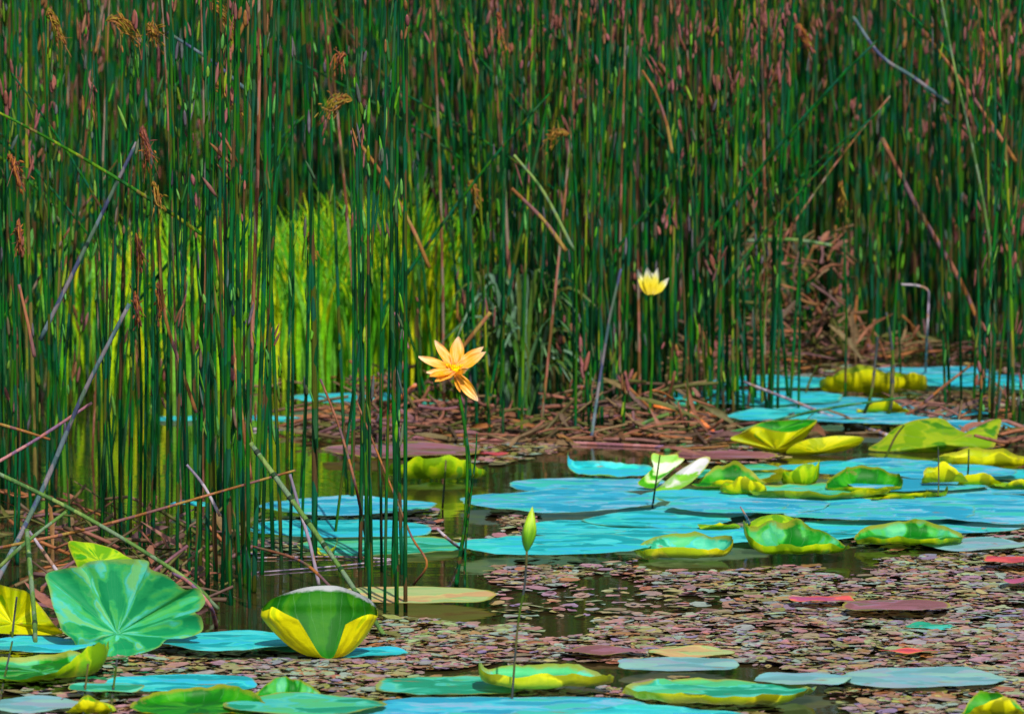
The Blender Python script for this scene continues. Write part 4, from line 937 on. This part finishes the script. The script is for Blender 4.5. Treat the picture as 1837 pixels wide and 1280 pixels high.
for a in (('golden seed head drooping left above the grass patch near the top', 632, 180, 17.8, -1, .075, 'seed', .6),
          ('small russet seed head above the golden drooping one', 622, 100, 17.8, -.7, .05, 'seed_red', .3),
          ('gold seed head hanging right at the upper left, by the orange brown stalk', 378, 158, 17.2, 1, .08, 'seed', .9),
          ('arched gold seed head near the top left, drooping right', 190, 38, 16.8, 1, .09, 'seed', .7),
          ('wispy gold seed head left of the arched gold one at the top', 82, 28, 16.6, .5, .09, 'seed', 1),
          ('fine yellow seed head at the top, left of centre', 375, 15, 17, .8, .08, 'seed', 1),
          ('forked small gold seed head near the top left', 262, 52, 17, .6, .05, 'seed', .5),
          ('big orange seed head cut by the left edge', 12, 285, 16.3, .5, .07, 'seed_red', 1),
          ('orange seed head lower on the left edge', 30, 405, 16.3, .2, .06, 'seed_red', 1.2),
          ('russet seed head hanging at the tip of the long blue grey stalk', 250, 240, 16.6, .4, .075, 'seed_red', 1.2),
          ('yellow forked seed head below the russet hanging one', 272, 335, 16.6, .35, .06, 'seed', 1),
          ('russet seed head among the left bulrushes above the winding stalk', 242, 430, 16.5, .3, .06, 'seed_red', 1.2),
          ('dark red seed head in the middle of the left bulrushes', 282, 520, 16.5, .2, .06, 'seed_red', 1.2),
          ('russet seed head level with the thick blue grey stalk tip', 240, 535, 16.4, .2, .06, 'seed_red', 1.2),
          ('small gold seed head in the central reeds, pointing left', 1022, 240, 20, -1, .07, 'seed', .4),
          ('small gold seed head tipped right in the central reeds', 838, 330, 19.6, .6, .05, 'seed', .8),
          ('fine gold seed head over the bright grass', 552, 425, 18, .3, .07, 'seed', 1.2),
          ('russet seed head at the top edge above the central reeds', 890, 30, 20, .2, .09, 'seed_red', 1.2),
          ('orange seed head high on the right', 1425, 50, 21, .5, .09, 'seed_red', .8),
          ('orange seed head at the upper right, under the tan slanting stalk', 1757, 60, 21, .2, .09, 'seed_red', 1.1),
          ('bright orange hanging leaf tip in the right reeds', 1508, 335, 21.5, .1, .08, 'seed', 1.2)):
    seed_head(*a)

# ---- flowers ---------------------------------------------------------------
def petal(root, o0, base, tip, width, nrm, mat, cup=.22, arch=.12, name='petal'):
    """base, tip in metres in the flower's own frame"""
    base, tip = Vector(base), Vector(tip); ax = tip - base; L = ax.length; t = ax.normalized()
    nrm = Vector(nrm); nrm = (nrm - t * nrm.dot(t)).normalized(); sd_ = t.cross(nrm)
    vs, fs, uv = [], [], []; NL, NW = 14, 8
    for i in range(NL + 1):
        u = i / NL; ww = width * .5 * (math.sin(math.pi * min(1, (u * .86 + .14) ** 1.15)) ** .8 if u < 1 else .01)
        ww = max(ww, .0006)
        for k in range(NW + 1):
            s_ = -1 + 2 * k / NW
            off = nrm * (cup * width * s_ * s_ * (1 - .4 * u) + arch * L * (4 * u * (1 - u)) * -.5 + .003 * math.sin(9 * s_ + 7 * u))
            vs.append(base + ax * u + sd_ * ww * s_ + off); uv.append(((s_ + 1) / 2, u))
    W_ = NW + 1
    for i in range(NL):
        for k in range(NW): fs.append((i * W_ + k, i * W_ + k + 1, (i + 1) * W_ + k + 1, (i + 1) * W_ + k))
    return mesh_obj(name, vs, fs, M[mat], root, o0, uvs=uv)
Yf = 17.0
fc = at(817, 664, Yf); fb_ = ground(838, 1000)
fb_ = Vector((fc.x + .02, Yf, 0))
root = empty('lotus_flower', fb_, 'open apricot orange lotus flower with spread petals above the reed litter', 'flower')
loc = fc - fb_
k_ = Yf / FPX / 7.5                      # zoomed photo pixels to metres
def Z(x, y, dy): return Vector(((x - 785) * k_, dy, (672 - y) * k_))
for bx, by, bd, tx, ty, td, wz, nr, mt in (
    (770, 640, .012, 500, 282, .035, 165, (.35, -1, .25), 'petal'),
    (785, 630, .015, 826, 232, .045, 225, (0, -1, .25), 'petal'),
    (800, 640, .010, 1165, 368, .030, 190, (-.45, -1, .5), 'petal'),
    (800, 655, -.005, 1200, 425, .000, 190, (-.3, -1, .7), 'petal'),
    (755, 650, .0, 284, 500, .015, 170, (.3, -1, .7), 'petal'),
    (770, 670, -.010, 395, 690, -.035, 130, (.1, -1, .9), 'petal'),
    (775, 690, -.012, 510, 805, -.045, 120, (.1, -1, .8), 'petal_deep'),
    (775, 665, -.004, 440, 730, -.055, 130, (.1, -.8, 1), 'petal_deep'),
    (795, 715, -.02, 960, 630, -.055, 90, (-.1, -1, .5), 'petal'),
    (780, 720, -.006, 848, 965, -.012, 90, (0, -1, .2), 'petal_deep'),
    (800, 715, -.010, 1092, 1078, -.030, 185, (-.3, -1, .3), 'petal'),
    (800, 640, .02, 930, 470, .05, 120, (-.2, -1, .2), 'petal_deep')):
    petal(root, loc, Z(bx, by, bd), Z(tx, ty, td), wz * .86 * k_, nr, mt)
mp = MB(); mp.tube([(0, .0, -.012), (0, -.002, 0), (0, -.004, .008), (0, -.005, .010)], [.008, .012, .014, .011], 14); mp.build('seed_pod', M['pod'], root, None).location = loc
ms = MB()
for k in range(46):
    a = k / 46 * 6.283; rr = U(.014, .026)
    ms.tube(spline([(math.cos(a) * .009, math.sin(a) * .007, -.004), (math.cos(a) * rr * .8, math.sin(a) * rr * .7, U(.004, .012)), (math.cos(a) * rr, math.sin(a) * rr * .8, U(.008, .02))], 3), [.0007, .0007, .0010, .0013], 5)
ms.build('stamens', M['pod'], root).location = loc
mst = MB(); mst.tube(spline([(0.0, .0, -.06), (.012, .004, loc.z * .5), tuple(loc + Vector((0, .004, -.010)))], 12), [.0046] * 13, 9); mst.build('flower_stem', M['stemgreen'], root)

Yw = 20.4; wc = at(1167, 528, Yw)
wroot = empty('lotus_flower', (wc.x, Yw, 0), 'half closed white tipped yellow lotus flower high in the central reeds', 'flower')
kw = Yw / FPX
for tx, ty, td, wd, nr, bx in ((1143, 484, -.01, 14, (.5, -1, 0), -5), (1161, 478, -.020, 17, (.1, -1, 0), -2), (1180, 480, -.004, 13, (-.2, -1, 0), 3), (1200, 498, -.012, 14, (-.5, -1, .3), 5), (1171, 490, .022, 14, (0, -1, 0), 0)):
    petal(wroot, Vector((0, 0, wc.z)), Vector((bx * kw, td * .4, 0)), Vector(((tx - 1167) * kw, td, (528 - ty) * kw)), wd * kw, nr, 'petal_white', cup=.28, arch=.2)
mst = MB(); mst.tube(spline([(-.01, .0, -.06), (.006, .004, wc.z * .5), (0, .002, wc.z + .004)], 12), [.0046] * 13, 9); mst.build('flower_stem', M['stemgreen'], wroot)

# tall green bud
bb = ground(915, 1262); Ybud = bb.y; bt = at(955, 908, Ybud); bl = at(945, 988, Ybud)
broot = empty('lotus_bud', bb, 'pointed green lotus bud on a slender stem rising from the bottom pads', 'flower bud')
vs, fs, uv = [], [], []
NB, NK = 14, 16; ax = bt - bl
for i in range(NB + 1):
    u = i / NB; rr = .0155 * (math.sin(math.pi * min(1, u * .93 + .05)) ** 1.05) * (1.25 - .5 * u) if i < NB else .0005
    for k in range(NK):
        th = 2 * math.pi * k / NK; q = rr * (1 + .12 * math.cos(4 * th + 5 * u))
        vs.append(bl - bb + ax * u + Vector((math.cos(th) * q, math.sin(th) * q, 0))); uv.append((k / NK, u))
for i in range(NB):
    for k in range(NK): k2 = (k + 1) % NK; fs.append((i * NK + k, i * NK + k2, (i + 1) * NK + k2, (i + 1) * NK + k))
mesh_obj('bud', vs, fs, M['bud'], broot, uvs=uv)
mst = MB(); mst.tube(spline([(0, 0, -.05), tuple(at(928, 1130, Ybud) - bb), tuple(at(941, 1050, Ybud) - bb), tuple(bl - bb + ax * .03)], 16), [.0026] * 17, 8); mst.build('bud_stem', M['thin'], broot)
